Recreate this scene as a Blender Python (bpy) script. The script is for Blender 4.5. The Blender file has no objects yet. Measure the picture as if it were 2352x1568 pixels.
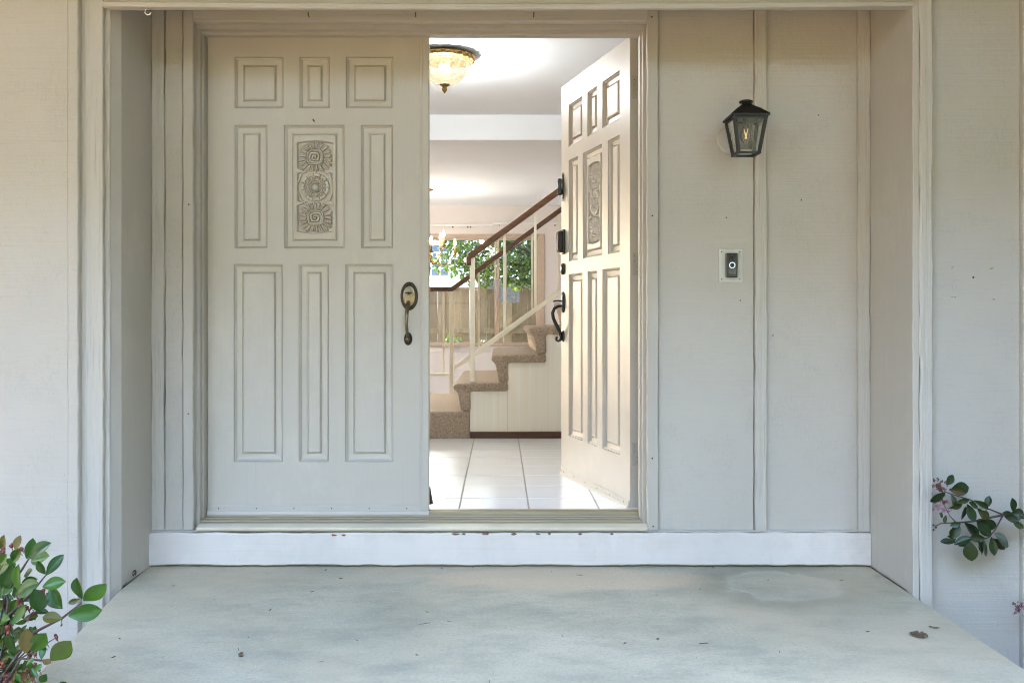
import bpy, math, random
import numpy as np
from mathutils import Vector, Matrix, noise as mnoise

random.seed(7)
SC = bpy.context.scene
COL = SC.collection
R = math.radians

# ------------------------------------------------------------------ camera
CAM_Y, CAM_Z, F = -3.77, 1.03, 2060.0          # focal length in units of a 2352-wide picture
VX, VY = 1148.0, 734.0                          # vanishing point of the depth lines
cam = bpy.data.cameras.new('camera')
cam.sensor_width = 36.0
cam.lens = F / 2352.0 * 36.0
cam.shift_x = (1176.0 - VX) / 2352.0
cam.shift_y = -(784.0 - VY) / 2352.0
cam.clip_start, cam.clip_end = 0.05, 500.0
cam.dof.use_dof = True
cam.dof.focus_distance = 3.9
cam.dof.aperture_fstop = 16.0
camo = bpy.data.objects.new('camera', cam)
COL.objects.link(camo)
camo.location = (0, CAM_Y, CAM_Z)
camo.rotation_euler = (R(90), 0, 0)
SC.camera = camo

# ------------------------------------------------------------------ sky, sun, exposure
SUN_EL, SUN_ROT = R(38), R(-30)
world = bpy.data.worlds.new('World')
SC.world = world
world.use_nodes = True
wn = world.node_tree.nodes
wl = world.node_tree.links
bg = wn['Background']
sky = wn.new('ShaderNodeTexSky')
sky.sky_type = 'NISHITA'
sky.sun_disc = False
sky.sun_elevation = SUN_EL
sky.sun_rotation = SUN_ROT
sky.air_density = 1.0
sky.dust_density = 3.0
sky.ozone_density = 0.8
wl.new(sky.outputs[0], bg.inputs[0])
bg.inputs[1].default_value = 0.15
sun = bpy.data.lights.new('sun', 'SUN')
sun.energy = 2.0
sun.angle = R(0.53)
sun.color = (1.0, 0.94, 0.84)
suno = bpy.data.objects.new('sun', sun)
COL.objects.link(suno)
sd = Vector((math.sin(SUN_ROT) * math.cos(SUN_EL), math.cos(SUN_ROT) * math.cos(SUN_EL), math.sin(SUN_EL)))
suno.rotation_euler = sd.to_track_quat('Z', 'Y').to_euler()
SC.view_settings.view_transform = 'Standard'
SC.view_settings.look = 'None'
SC.view_settings.gamma = 1.0
SC.view_settings.exposure = 5.35
SC.view_settings.use_curve_mapping = False
SC.cycles.max_bounces = 8
SC.cycles.diffuse_bounces = 4
SC.cycles.pixel_filter_type = 'BLACKMAN_HARRIS'
SC.cycles.filter_width = 1.05
SC.cycles.glossy_bounces = 4
SC.cycles.transmission_bounces = 8
SC.cycles.transparent_max_bounces = 12
SC.cycles.caustics_reflective = False
SC.cycles.caustics_refractive = False
SC.cycles.sample_clamp_indirect = 6.0
SC.cycles.use_denoising = True
try:
    SC.cycles.denoiser = 'OPENIMAGEDENOISE'
except Exception:
    pass


def S(y):
    return F / (y - CAM_Y)


def P(vx, vy, y):
    """survey point: picture position of a feature whose depth y is known"""
    s = S(y)
    return Vector(((vx - VX) / s, y, CAM_Z - (vy - VY) / s))


def PX(vx, y):
    return (vx - VX) / S(y)


def PZ(vy, y):
    return CAM_Z - (vy - VY) / S(y)


# ------------------------------------------------------------------ materials
def new_mat(name):
    m = bpy.data.materials.new(name)
    m.use_nodes = True
    nt = m.node_tree
    return m, nt, nt.nodes, nt.links, nt.nodes['Principled BSDF']


def tex_noise(n, l, vec, scale, detail=4, rough=0.55, mapping=None, off=None):
    if mapping or off:
        mp = n.new('ShaderNodeMapping')
        if mapping:
            mp.inputs['Scale'].default_value = mapping
        if off:
            mp.inputs['Location'].default_value = off
        l.new(vec, mp.inputs[0])
        vec = mp.outputs[0]
    t = n.new('ShaderNodeTexNoise')
    t.inputs['Scale'].default_value = scale
    t.inputs['Detail'].default_value = detail
    t.inputs['Roughness'].default_value = rough
    l.new(vec, t.inputs['Vector'])
    return t.outputs[0]


def ramp(n, l, fac, stops):
    r = n.new('ShaderNodeValToRGB')
    el = r.color_ramp.elements
    while len(el) < len(stops):
        el.new(0.5)
    for e, (p, c) in zip(el, stops):
        e.position = p
        e.color = (c, c, c, 1) if isinstance(c, (int, float)) else (c[0], c[1], c[2], 1)
    l.new(fac, r.inputs[0])
    return r.outputs[0]


def mixc(n, l, fac, a, b, mode='MIX'):
    m = n.new('ShaderNodeMix')
    m.data_type = 'RGBA'
    m.blend_type = mode
    for sock, v in ((m.inputs[0], fac), (m.inputs[6], a), (m.inputs[7], b)):
        if isinstance(v, (int, float)):
            sock.default_value = v
        elif isinstance(v, (tuple, list)):
            sock.default_value = (v[0], v[1], v[2], 1)
        else:
            l.new(v, sock)
    return m.outputs[2]


def addm(n, l, a, b, op='ADD'):
    m = n.new('ShaderNodeMath')
    m.operation = op
    for sock, v in ((m.inputs[0], a), (m.inputs[1], b)):
        if isinstance(v, (int, float)):
            sock.default_value = v
        else:
            l.new(v, sock)
    return m.outputs[0]


def bump(n, l, h, b, strength, dist, prev=None):
    bm = n.new('ShaderNodeBump')
    bm.inputs['Strength'].default_value = strength
    bm.inputs['Distance'].default_value = dist
    l.new(h, bm.inputs['Height'])
    if prev is not None:
        l.new(prev, bm.inputs['Normal'])
    if b is not None:
        l.new(bm.outputs[0], b.inputs['Normal'])
    return bm.outputs[0]


PAINT = (0.520, 0.468, 0.402)


def paint(name, col=PAINT, style='siding', rough=0.55, dirt=0.5, bstr=0.6):
    m, nt, n, l, b = new_mat(name)
    tc = n.new('ShaderNodeTexCoord')
    v = tc.outputs['Object']
    big = tex_noise(n, l, v, 1.7, 3)
    c = mixc(n, l, ramp(n, l, big, [(0.3, 0.0), (0.75, 1.0)]), col, tuple(x * 0.93 for x in col))
    spk = tex_noise(n, l, v, 55, 3, 0.6, mapping=(1, 1, 0.55))
    sm = ramp(n, l, spk, [(0.70, 0.0), (0.76, 1.0)])
    c = mixc(n, l, addm(n, l, sm, dirt * 0.5, 'MULTIPLY'), c, (0.20, 0.17, 0.12))
    smudge = tex_noise(n, l, v, 4.5, 5, 0.65, off=(3.1, 1.7, 8.2))
    c = mixc(n, l, addm(n, l, ramp(n, l, smudge, [(0.52, 0.0), (0.72, 1.0)]), dirt * 0.22, 'MULTIPLY'), c, (0.40, 0.36, 0.29))
    if style == 'siding':
        gd = tex_noise(n, l, v, 1.0, 4, 0.65, mapping=(9, 9, 150))
        c = mixc(n, l, addm(n, l, ramp(n, l, gd, [(0.56, 0.0), (0.72, 1.0)]), 0.19, 'MULTIPLY'), c, tuple(x * 0.62 for x in col))
        ch_ = tex_noise(n, l, v, 20, 6, 0.7, mapping=(1.6, 1.6, 0.6), off=(1, 8, 3))
        c = mixc(n, l, addm(n, l, ramp(n, l, ch_, [(0.485, 0.0), (0.50, 1.0), (0.515, 0.0)]), addm(n, l, ramp(n, l, smudge, [(0.48, 0.0), (0.62, 1.0)]), 0.32, 'MULTIPLY'), 'MULTIPLY'), c, tuple(x * 0.5 for x in col))
    elif style in ('grain', 'grainx'):
        gd = tex_noise(n, l, v, 1.0, 5, 0.7, mapping=(130, 130, 3.5) if style == 'grain' else (3.5, 130, 130))
        c = mixc(n, l, addm(n, l, ramp(n, l, gd, [(0.57, 0.0), (0.68, 1.0)]), 0.40, 'MULTIPLY'), c, tuple(x * 0.5 for x in col))
    else:
        gd = tex_noise(n, l, v, 1.0, 4, 0.65, mapping=(110, 110, 2.0) if style == 'smooth' else (2.0, 110, 110))
        c = mixc(n, l, addm(n, l, ramp(n, l, gd, [(0.54, 0.0), (0.74, 1.0)]), 0.16, 'MULTIPLY'), c, tuple(x * 0.6 for x in col))
        sc_ = tex_noise(n, l, v, 3.2, 6, 0.7, mapping=(1, 1, 0.6), off=(7, 2, 4))
        c = mixc(n, l, addm(n, l, ramp(n, l, sc_, [(0.54, 0.0), (0.66, 1.0)]), 0.30, 'MULTIPLY'), c, tuple(min(1, x * 1.22) for x in col))
    l.new(c, b.inputs['Base Color'])
    b.inputs['Roughness'].default_value = rough
    b.inputs['Specular IOR Level'].default_value = 0.35
    if style == 'siding':
        saw = tex_noise(n, l, v, 1.0, 3, 0.5, mapping=(1.6, 1.6, 95))
        blot = tex_noise(n, l, v, 30, 4, 0.6, mapping=(1, 1, 0.55))
        bl = ramp(n, l, blot, [(0.45, 0.0), (0.62, 1.0)])
        worm = tex_noise(n, l, v, 12, 5, 0.65, mapping=(1.0, 1.0, 2.2), off=(5, 5, 5))
        wm = ramp(n, l, worm, [(0.49, 1.0), (0.51, 0.0), (0.54, 0.9)])
        h = addm(n, l, addm(n, l, saw, 0.45, 'MULTIPLY'), addm(n, l, bl, 0.16, 'MULTIPLY'))
        h = addm(n, l, h, addm(n, l, wm, addm(n, l, ramp(n, l, big, [(0.45, 0.02), (0.65, 0.13)]), 1.0, 'MULTIPLY'), 'MULTIPLY'))
        bump(n, l, h, b, bstr, 0.0055)
    elif style == 'grain':
        gr = tex_noise(n, l, v, 1.0, 5, 0.6, mapping=(70, 70, 2.6))
        kn = tex_noise(n, l, v, 24, 4, 0.6, mapping=(1, 1, 0.4), off=(2, 2, 2))
        h = addm(n, l, gr, addm(n, l, kn, 0.5, 'MULTIPLY'))
        bump(n, l, h, b, bstr, 0.006)
    elif style == 'grainx':
        gr = tex_noise(n, l, v, 1.0, 5, 0.6, mapping=(2.2, 70, 70))
        kn = tex_noise(n, l, v, 24, 4, 0.6, mapping=(0.4, 1, 1), off=(2, 2, 2))
        h = addm(n, l, gr, addm(n, l, kn, 0.5, 'MULTIPLY'))
        bump(n, l, h, b, bstr, 0.005)
    else:
        gr = tex_noise(n, l, v, 1.0, 4, 0.55, mapping=(60, 60, 4) if style == 'smooth' else (4, 60, 60))
        kn = tex_noise(n, l, v, 9, 4, 0.5)
        h = addm(n, l, addm(n, l, gr, 0.25, 'MULTIPLY'), addm(n, l, kn, 0.5, 'MULTIPLY'))
        bump(n, l, h, b, bstr, 0.002)
    return m


def plain(name, col, rough=0.5, metal=0.0, var=0.0, scale=20, bstr=0.0, spec=0.5, bdist=0.003, stretch=None):
    m, nt, n, l, b = new_mat(name)
    tc = n.new('ShaderNodeTexCoord')
    nz = tex_noise(n, l, tc.outputs['Object'], scale, 4, 0.6, mapping=stretch)
    c = mixc(n, l, ramp(n, l, nz, [(0.3, 0.0), (0.7, 1.0)]), tuple(x * (1 - var) for x in col), tuple(min(1, x * (1 + var)) for x in col))
    l.new(c, b.inputs['Base Color'])
    b.inputs['Roughness'].default_value = rough
    b.inputs['Metallic'].default_value = metal
    b.inputs['Specular IOR Level'].default_value = spec
    if bstr:
        bump(n, l, nz, b, bstr, bdist)
    return m


def emit(name, col, strength):
    m, nt, n, l, b = new_mat(name)
    b.inputs['Base Color'].default_value = (*col, 1)
    b.inputs['Emission Color'].default_value = (*col, 1)
    b.inputs['Emission Strength'].default_value = strength
    return m


def thin_glass(name, tint=(0.96, 0.98, 0.97), refl=1.0, haze=0.0, bumpy=0.0):
    m, nt, n, l, b = new_mat(name)
    out = n['Material Output']
    tr = n.new('ShaderNodeBsdfTransparent')
    tr.inputs[0].default_value = (*tint, 1)
    gl = n.new('ShaderNodeBsdfGlossy')
    gl.inputs['Roughness'].default_value = 0.02
    fr = n.new('ShaderNodeFresnel')
    fr.inputs[0].default_value = 1.5
    mx = n.new('ShaderNodeMixShader')
    l.new(addm(n, l, fr.outputs[0], refl, 'MULTIPLY'), mx.inputs[0])
    l.new(tr.outputs[0], mx.inputs[1])
    l.new(gl.outputs[0], mx.inputs[2])
    res = mx.outputs[0]
    if bumpy:
        tc = n.new('ShaderNodeTexCoord')
        nz = tex_noise(n, l, tc.outputs['Object'], 60, 3)
        bm = bump(n, l, nz, None, bumpy, 0.01)
        l.new(bm, gl.inputs['Normal'])
    if haze:
        tc = n.new('ShaderNodeTexCoord')
        nz = tex_noise(n, l, tc.outputs['Object'], 28, 5, 0.65)
        df = n.new('ShaderNodeBsdfDiffuse')
        df.inputs[0].default_value = (0.6, 0.6, 0.55, 1)
        m2 = n.new('ShaderNodeMixShader')
        l.new(addm(n, l, ramp(n, l, nz, [(0.35, 0.1), (0.75, 1.0)]), haze, 'MULTIPLY'), m2.inputs[0])
        l.new(res, m2.inputs[1])
        l.new(df.outputs[0], m2.inputs[2])
        res = m2.outputs[0]
    l.new(res, out.inputs[0])
    return m


def concrete(name):
    m, nt, n, l, b = new_mat(name)
    tc = n.new('ShaderNodeTexCoord')
    v = tc.outputs['Object']
    a = tex_noise(n, l, v, 1.3, 5, 0.6, mapping=(0.7, 1.6, 1))
    c = mixc(n, l, ramp(n, l, a, [(0.35, 0.0), (0.68, 1.0)]), (0.37, 0.335, 0.235), (0.52, 0.455, 0.325))
    a2 = tex_noise(n, l, v, 6, 6, 0.7, mapping=(0.7, 1.3, 1), off=(4, 1, 0))
    c = mixc(n, l, addm(n, l, ramp(n, l, a2, [(0.45, 0.0), (0.62, 1.0)]), 0.42, 'MULTIPLY'), c, (0.225, 0.215, 0.155))
    a3 = tex_noise(n, l, v, 5, 5, 0.65, mapping=(0.75, 1.3, 1), off=(9, 7, 0))
    c = mixc(n, l, addm(n, l, ramp(n, l, a3, [(0.55, 0.0), (0.75, 1.0)]), 0.32, 'MULTIPLY'), c, (0.58, 0.535, 0.43))
    # worn tan strip left by a door mat
    sx = n.new('ShaderNodeSeparateXYZ')
    l.new(v, sx.inputs[0])
    wob = tex_noise(n, l, v, 5, 4, 0.6)
    x = addm(n, l, sx.outputs[0], addm(n, l, addm(n, l, wob, -0.5), 0.35, 'MULTIPLY'))
    y = addm(n, l, sx.outputs[1], addm(n, l, addm(n, l, wob, -0.5), 0.12, 'MULTIPLY'))
    dx = addm(n, l, addm(n, l, addm(n, l, x, -0.3), 0.62, 'DIVIDE'), 2.0, 'POWER')
    dy = addm(n, l, addm(n, l, addm(n, l, y, 0.20), 0.17, 'DIVIDE'), 2.0, 'POWER')
    mat_m = ramp(n, l, addm(n, l, dx, dy), [(0.55, 1.0), (1.0, 0.0)])
    c = mixc(n, l, addm(n, l, mat_m, 0.75, 'MULTIPLY'), c, (0.60, 0.46, 0.31))
    # ring stain left by a flower pot, with mossy soil round it
    cx, cy = 1.10, -0.28
    d = n.new('ShaderNodeVectorMath')
    d.operation = 'DISTANCE'
    cmb = n.new('ShaderNodeCombineXYZ')
    l.new(addm(n, l, addm(n, l, x, cx, 'SUBTRACT'), 0.9, 'MULTIPLY'), cmb.inputs[0])
    l.new(addm(n, l, y, cy, 'SUBTRACT'), cmb.inputs[1])
    l.new(cmb.outputs[0], d.inputs[0])
    d.inputs[1].default_value = (0, 0, 0)
    halo = ramp(n, l, d.outputs[1], [(0.13, 0.25), (0.22, 0.9), (0.48, 0.0)])
    c = mixc(n, l, addm(n, l, halo, 0.62, 'MULTIPLY'), c, (0.17, 0.155, 0.09))
    ring = ramp(n, l, d.outputs[1], [(0.14, 0.0), (0.185, 0.8), (0.205, 0.2), (0.25, 0.0)])
    c = mixc(n, l, addm(n, l, ring, addm(n, l, a3, 0.75, 'MULTIPLY'), 'MULTIPLY'), c, (0.63, 0.57, 0.45))
    fine = tex_noise(n, l, v, 85, 5, 0.8)
    c = mixc(n, l, addm(n, l, ramp(n, l, fine, [(0.36, 1.0), (0.50, 0.0)]), 0.38, 'MULTIPLY'), c, (0.20, 0.19, 0.15))
    c = mixc(n, l, addm(n, l, ramp(n, l, fine, [(0.56, 0.0), (0.68, 1.0)]), 0.30, 'MULTIPLY'), c, (0.62, 0.58, 0.47))
    warm = tex_noise(n, l, v, 1.1, 4, 0.6, off=(6.3, 2.2, 0))
    c = mixc(n, l, addm(n, l, ramp(n, l, warm, [(0.46, 0.0), (0.64, 1.0)]), 0.6, 'MULTIPLY'), c, (0.52, 0.41, 0.27))
    sp = tex_noise(n, l, v, 60, 3, 0.6, mapping=(0.7, 1.3, 1))
    c = mixc(n, l, addm(n, l, ramp(n, l, sp, [(0.70, 0.0), (0.75, 1.0)]), 0.7, 'MULTIPLY'), c, (0.13, 0.13, 0.11))
    l.new(c, b.inputs['Base Color'])
    b.inputs['Roughness'].default_value = 0.62
    b.inputs['Specular IOR Level'].default_value = 0.4
    h = addm(n, l, tex_noise(n, l, v, 7, 5, 0.6), addm(n, l, tex_noise(n, l, v, 90, 3, 0.6), 0.25, 'MULTIPLY'))
    bump(n, l, h, b, 0.35, 0.01)
    return m


def leafmat(name, stops, trans=0.25, rough=0.28, cloud=0):
    m, nt, n, l, b = new_mat(name)
    oi = n.new('ShaderNodeObjectInfo')
    tc = n.new('ShaderNodeTexCoord')
    fac = oi.outputs['Random']
    if cloud:
        fac = ramp(n, l, tex_noise(n, l, tc.outputs['Object'], cloud, 2, 0.7), [(0.32, 0.0), (0.68, 1.0)])
    c = ramp(n, l, fac, stops)
    nz = tex_noise(n, l, tc.outputs['Object'], 3.0, 3)
    c = mixc(n, l, ramp(n, l, nz, [(0.35, 0.0), (0.75, 0.5)]), c, (0.06, 0.085, 0.016))
    l.new(c, b.inputs['Base Color'])
    b.inputs['Roughness'].default_value = rough
    b.inputs['Specular IOR Level'].default_value = 0.45
    tl = n.new('ShaderNodeBsdfTranslucent')
    l.new(mixc(n, l, 1.0, c, (1.6, 1.7, 0.6), 'MULTIPLY'), tl.inputs[0])
    mx = n.new('ShaderNodeMixShader')
    mx.inputs[0].default_value = trans
    l.new(b.outputs[0], mx.inputs[1])
    l.new(tl.outputs[0], mx.inputs[2])
    l.new(mx.outputs[0], n['Material Output'].inputs[0])
    return m


def carpet(name):
    m, nt, n, l, b = new_mat(name)
    tc = n.new('ShaderNodeTexCoord')
    v = tc.outputs['Object']
    nz = tex_noise(n, l, v, 85, 4, 0.75)
    c = mixc(n, l, ramp(n, l, nz, [(0.35, 0.0), (0.65, 1.0)]), (0.40, 0.29, 0.195), (0.70, 0.56, 0.42))
    l.new(c, b.inputs['Base Color'])
    b.inputs['Roughness'].default_value = 0.95
    b.inputs['Specular IOR Level'].default_value = 0.1
    b.inputs['Sheen Weight'].default_value = 0.25
    bump(n, l, nz, b, 1.0, 0.025)
    return m


def wood(name, c0, c1, mapping=(3, 60, 60), rough=0.35, bstr=0.15):
    m, nt, n, l, b = new_mat(name)
    tc = n.new('ShaderNodeTexCoord')
    g = tex_noise(n, l, tc.outputs['Object'], 1.0, 5, 0.6, mapping=mapping)
    oi = n.new('ShaderNodeObjectInfo')
    c = mixc(n, l, ramp(n, l, g, [(0.3, 0.0), (0.7, 1.0)]), c0, c1)
    c = mixc(n, l, addm(n, l, oi.outputs['Random'], 0.75, 'MULTIPLY'), c, tuple(x * 0.42 for x in c0))
    l.new(c, b.inputs['Base Color'])
    b.inputs['Roughness'].default_value = rough
    bump(n, l, g, b, bstr, 0.004)
    return m


def wallpaper(name):
    m, nt, n, l, b = new_mat(name)
    tc = n.new('ShaderNodeTexCoord')
    g = tex_noise(n, l, tc.outputs['Object'], 1.0, 4, 0.6, mapping=(55, 1, 0.6))
    c = mixc(n, l, ramp(n, l, g, [(0.3, 0.0), (0.7, 1.0)]), (0.86, 0.79, 0.66), (0.91, 0.88, 0.80))
    l.new(c, b.inputs['Base Color'])
    b.inputs['Roughness'].default_value = 0.7
    return m


M = {}
M['siding'] = paint('siding_paint', style='siding', bstr=0.55)
M['reveal'] = paint('reveal_paint', style='smooth', bstr=0.4)
M['trim'] = paint('trim_paint', tuple(x * 1.03 for x in PAINT), style='grain', bstr=0.75, dirt=0.4)
M['trimx'] = paint('header_paint', tuple(x * 1.03 for x in PAINT), style='grainx', bstr=0.6, dirt=0.5)
M['casing'] = paint('casing_paint', tuple(x * 0.93 for x in PAINT), style='smooth', bstr=0.5, rough=0.5)
M['door'] = paint('door_paint', tuple(x * 1.04 for x in PAINT), style='smooth', rough=0.42, dirt=0.22, bstr=0.35)
M['kick'] = paint('kick_board_paint', (0.69, 0.61, 0.55), style='smoothx', rough=0.5, dirt=1.0, bstr=0.8)
M['soffit'] = wood('unseen_brown_soffit', (0.16, 0.10, 0.05), (0.24, 0.15, 0.08), (3, 50, 50), 0.7)  # unseen wood, brown chosen to darken and warm the wall tops
M['hole'] = plain('dark_hole', (0.05, 0.04, 0.03), 0.9)
M['putty'] = plain('tan_putty', (0.36, 0.27, 0.13), 0.8)
M['nail'] = plain('rusty_nail', (0.10, 0.075, 0.05), 0.6, 0.5)
M['concrete'] = concrete('porch_concrete')
M['sill'] = plain('varnished_sill', (0.30, 0.235, 0.135), 0.38, 0.0, 0.22, 6, 0.2, stretch=(0.6, 14, 14))
M['sillfront'] = plain('cream_sill_edge', (0.60, 0.52, 0.38), 0.4, 0, 0.08, 8)
M['chip'] = plain('bare_brown_wood', (0.16, 0.075, 0.035), 0.8, 0, 0.35, 60)
M['iron'] = plain('black_iron', (0.006, 0.006, 0.0055), 0.5, 0.0, 0.2, 30, 0.1)
M['pewter'] = plain('dark_pewter', (0.065, 0.07, 0.075), 0.32, 0.85, 0.2, 40)
M['bronze'] = plain('aged_bronze', (0.22, 0.18, 0.115), 0.33, 0.85, 0.35, 25)
M['bronzedark'] = plain('dark_bronze', (0.06, 0.05, 0.035), 0.35, 0.8, 0.3, 25)
M['brass'] = plain('antique_brass', (0.26, 0.16, 0.045), 0.3, 0.9, 0.4, 60, 0.6)
M['hinge'] = paint('painted_hinge', tuple(x * 0.9 for x in PAINT), style='smooth')
M['plate'] = plain('cream_plate', (0.60, 0.565, 0.49), 0.45, 0, 0.04)
M['black'] = plain('black_plastic', (0.012, 0.012, 0.013), 0.22, 0, 0.1)
M['gloss'] = plain('glossy_plastic', (0.02, 0.02, 0.025), 0.08, 0)
M['ring'] = emit('white_ring', (0.85, 0.9, 1.0), 0.012)
M['lens'] = plain('lens_glass', (0.01, 0.015, 0.02), 0.05)
M['lampglass'] = thin_glass('lantern_glass', (0.93, 0.94, 0.92), 1.2, haze=0.16, bumpy=0.25)
M['bulbglass'] = thin_glass('bulb_glass', (0.97, 0.97, 0.96), 1.5)
M['filament'] = emit('glowing_filament', (1.0, 0.62, 0.24), 0.016)
M['winglass'] = thin_glass('window_glass', (0.74, 0.77, 0.74), 1.0)
M['ceiling'] = plain('white_ceiling', (0.84, 0.865, 0.885), 0.9, 0, 0.015, 3, 0.12, bdist=0.004)
M['wallint'] = plain('pink_cream_wall', (0.75, 0.70, 0.67), 0.85, 0, 0.02, 3, 0.05)
M['wallgrey'] = plain('grey_white_wall', (0.70, 0.69, 0.68), 0.85, 0, 0.02, 3, 0.05)
M['paper'] = wallpaper('cream_grasscloth')
M['base'] = wood('brown_baseboard', (0.075, 0.028, 0.014), (0.16, 0.066, 0.035), (3, 40, 50), 0.4)
M['rail'] = wood('walnut_handrail', (0.085, 0.034, 0.017), (0.17, 0.075, 0.036), (8, 40, 40), 0.3)
M['railwhite'] = plain('ivory_metal', (0.80, 0.74, 0.60), 0.4, 0, 0.03)
M['carpet'] = carpet('tan_carpet')
M['palecarpet'] = plain('pale_carpet', (0.60, 0.60, 0.60), 0.95, 0, 0.1, 60)
M['tile'] = plain('white_floor_tile', (0.84, 0.835, 0.83), 0.22, 0, 0.03, 5, 0.04)
M['grout'] = plain('grey_grout', (0.33, 0.31, 0.28), 0.9, 0, 0.15, 40)
M['winframe'] = plain('tan_window_frame', (0.50, 0.39, 0.30), 0.55, 0, 0.06)
M['white'] = plain('white_enamel', (0.78, 0.77, 0.74), 0.45)
M['fence'] = wood('weathered_plank', (0.15, 0.105, 0.065), (0.31, 0.235, 0.155), (30, 30, 1.6), 0.85, 0.4)
M['bark'] = plain('bark', (0.10, 0.075, 0.055), 0.9, 0, 0.35, 30, 0.8)
M['twig'] = plain('reddish_twig', (0.085, 0.05, 0.04), 0.6, 0, 0.3, 60)
M['clap'] = plain('white_clapboard', (0.75, 0.75, 0.74), 0.7)
M['nwin'] = plain('neighbour_pane', (0.10, 0.12, 0.15), 0.15)
M['shingle'] = plain('grey_shingle', (0.17, 0.16, 0.155), 0.9, 0, 0.35, 30, 0.5)
M['shedroof'] = plain('dark_shingle', (0.026, 0.025, 0.025), 1.0, 0, 0.6, 16, 0.3, spec=0.0)
M['soil'] = plain('brown_soil', (0.12, 0.085, 0.055), 0.95, 0, 0.4, 18, 0.8, bdist=0.03)
M['lawn'] = plain('dry_lawn', (0.06, 0.052, 0.018), 0.95, 0, 0.3, 9, 0.6, bdist=0.03)
M['path'] = plain('front_path_concrete', (0.105, 0.075, 0.042), 0.8, 0, 0.12, 6, 0.2)
M['leafL'] = leafmat('glossy_shrub_leaf', [(0.0, (0.014, 0.052, 0.009)), (0.45, (0.030, 0.105, 0.013)), (0.78, (0.065, 0.16, 0.018)), (0.88, (0.10, 0.10, 0.018)), (1.0, (0.15, 0.065, 0.022))])
M['leafR'] = leafmat('dark_shrub_leaf', [(0.0, (0.006, 0.018, 0.007)), (0.6, (0.011, 0.032, 0.010)), (0.93, (0.026, 0.048, 0.011)), (1.0, (0.07, 0.04, 0.016))], 0.12, 0.33)
M['leafT'] = leafmat('maple_leaf', [(0.0, (0.012, 0.028, 0.008)), (0.5, (0.035, 0.07, 0.014)), (1.0, (0.12, 0.16, 0.03))], 0.42, 0.5, 11)
M['leafH'] = leafmat('hedge_leaf', [(0.0, (0.02, 0.045, 0.016)), (1.0, (0.07, 0.11, 0.035))], 0.3, 0.5, 14)
M['leafS'] = leafmat('blocker_tree_leaf', [(0.0, (0.05, 0.055, 0.03)), (1.0, (0.08, 0.085, 0.045))], 0.2, 0.6)  # for the added sky-blocking trees out of view
M['berry'] = plain('rust_red_berry', (0.17, 0.032, 0.016), 0.5, 0, 0.4, 120)
M['rustflower'] = plain('dried_rust_flower', (0.13, 0.042, 0.027), 0.8, 0, 0.5, 150)
M['pink'] = plain('pink_petal', (0.33, 0.14, 0.22), 0.6, 0, 0.3, 160)
M['deadleaf'] = plain('brown_dead_leaf', (0.11, 0.065, 0.035), 0.8, 0, 0.4, 50)
M['candle'] = plain('amber_candle_sleeve', (0.34, 0.20, 0.07), 0.6, 0, 0.2, 40)
M['flame'] = emit('lit_flame_bulb', (1.0, 0.92, 0.80), 8.0)
M['stopper'] = plain('brown_rubber', (0.05, 0.03, 0.022), 0.7)


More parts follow.
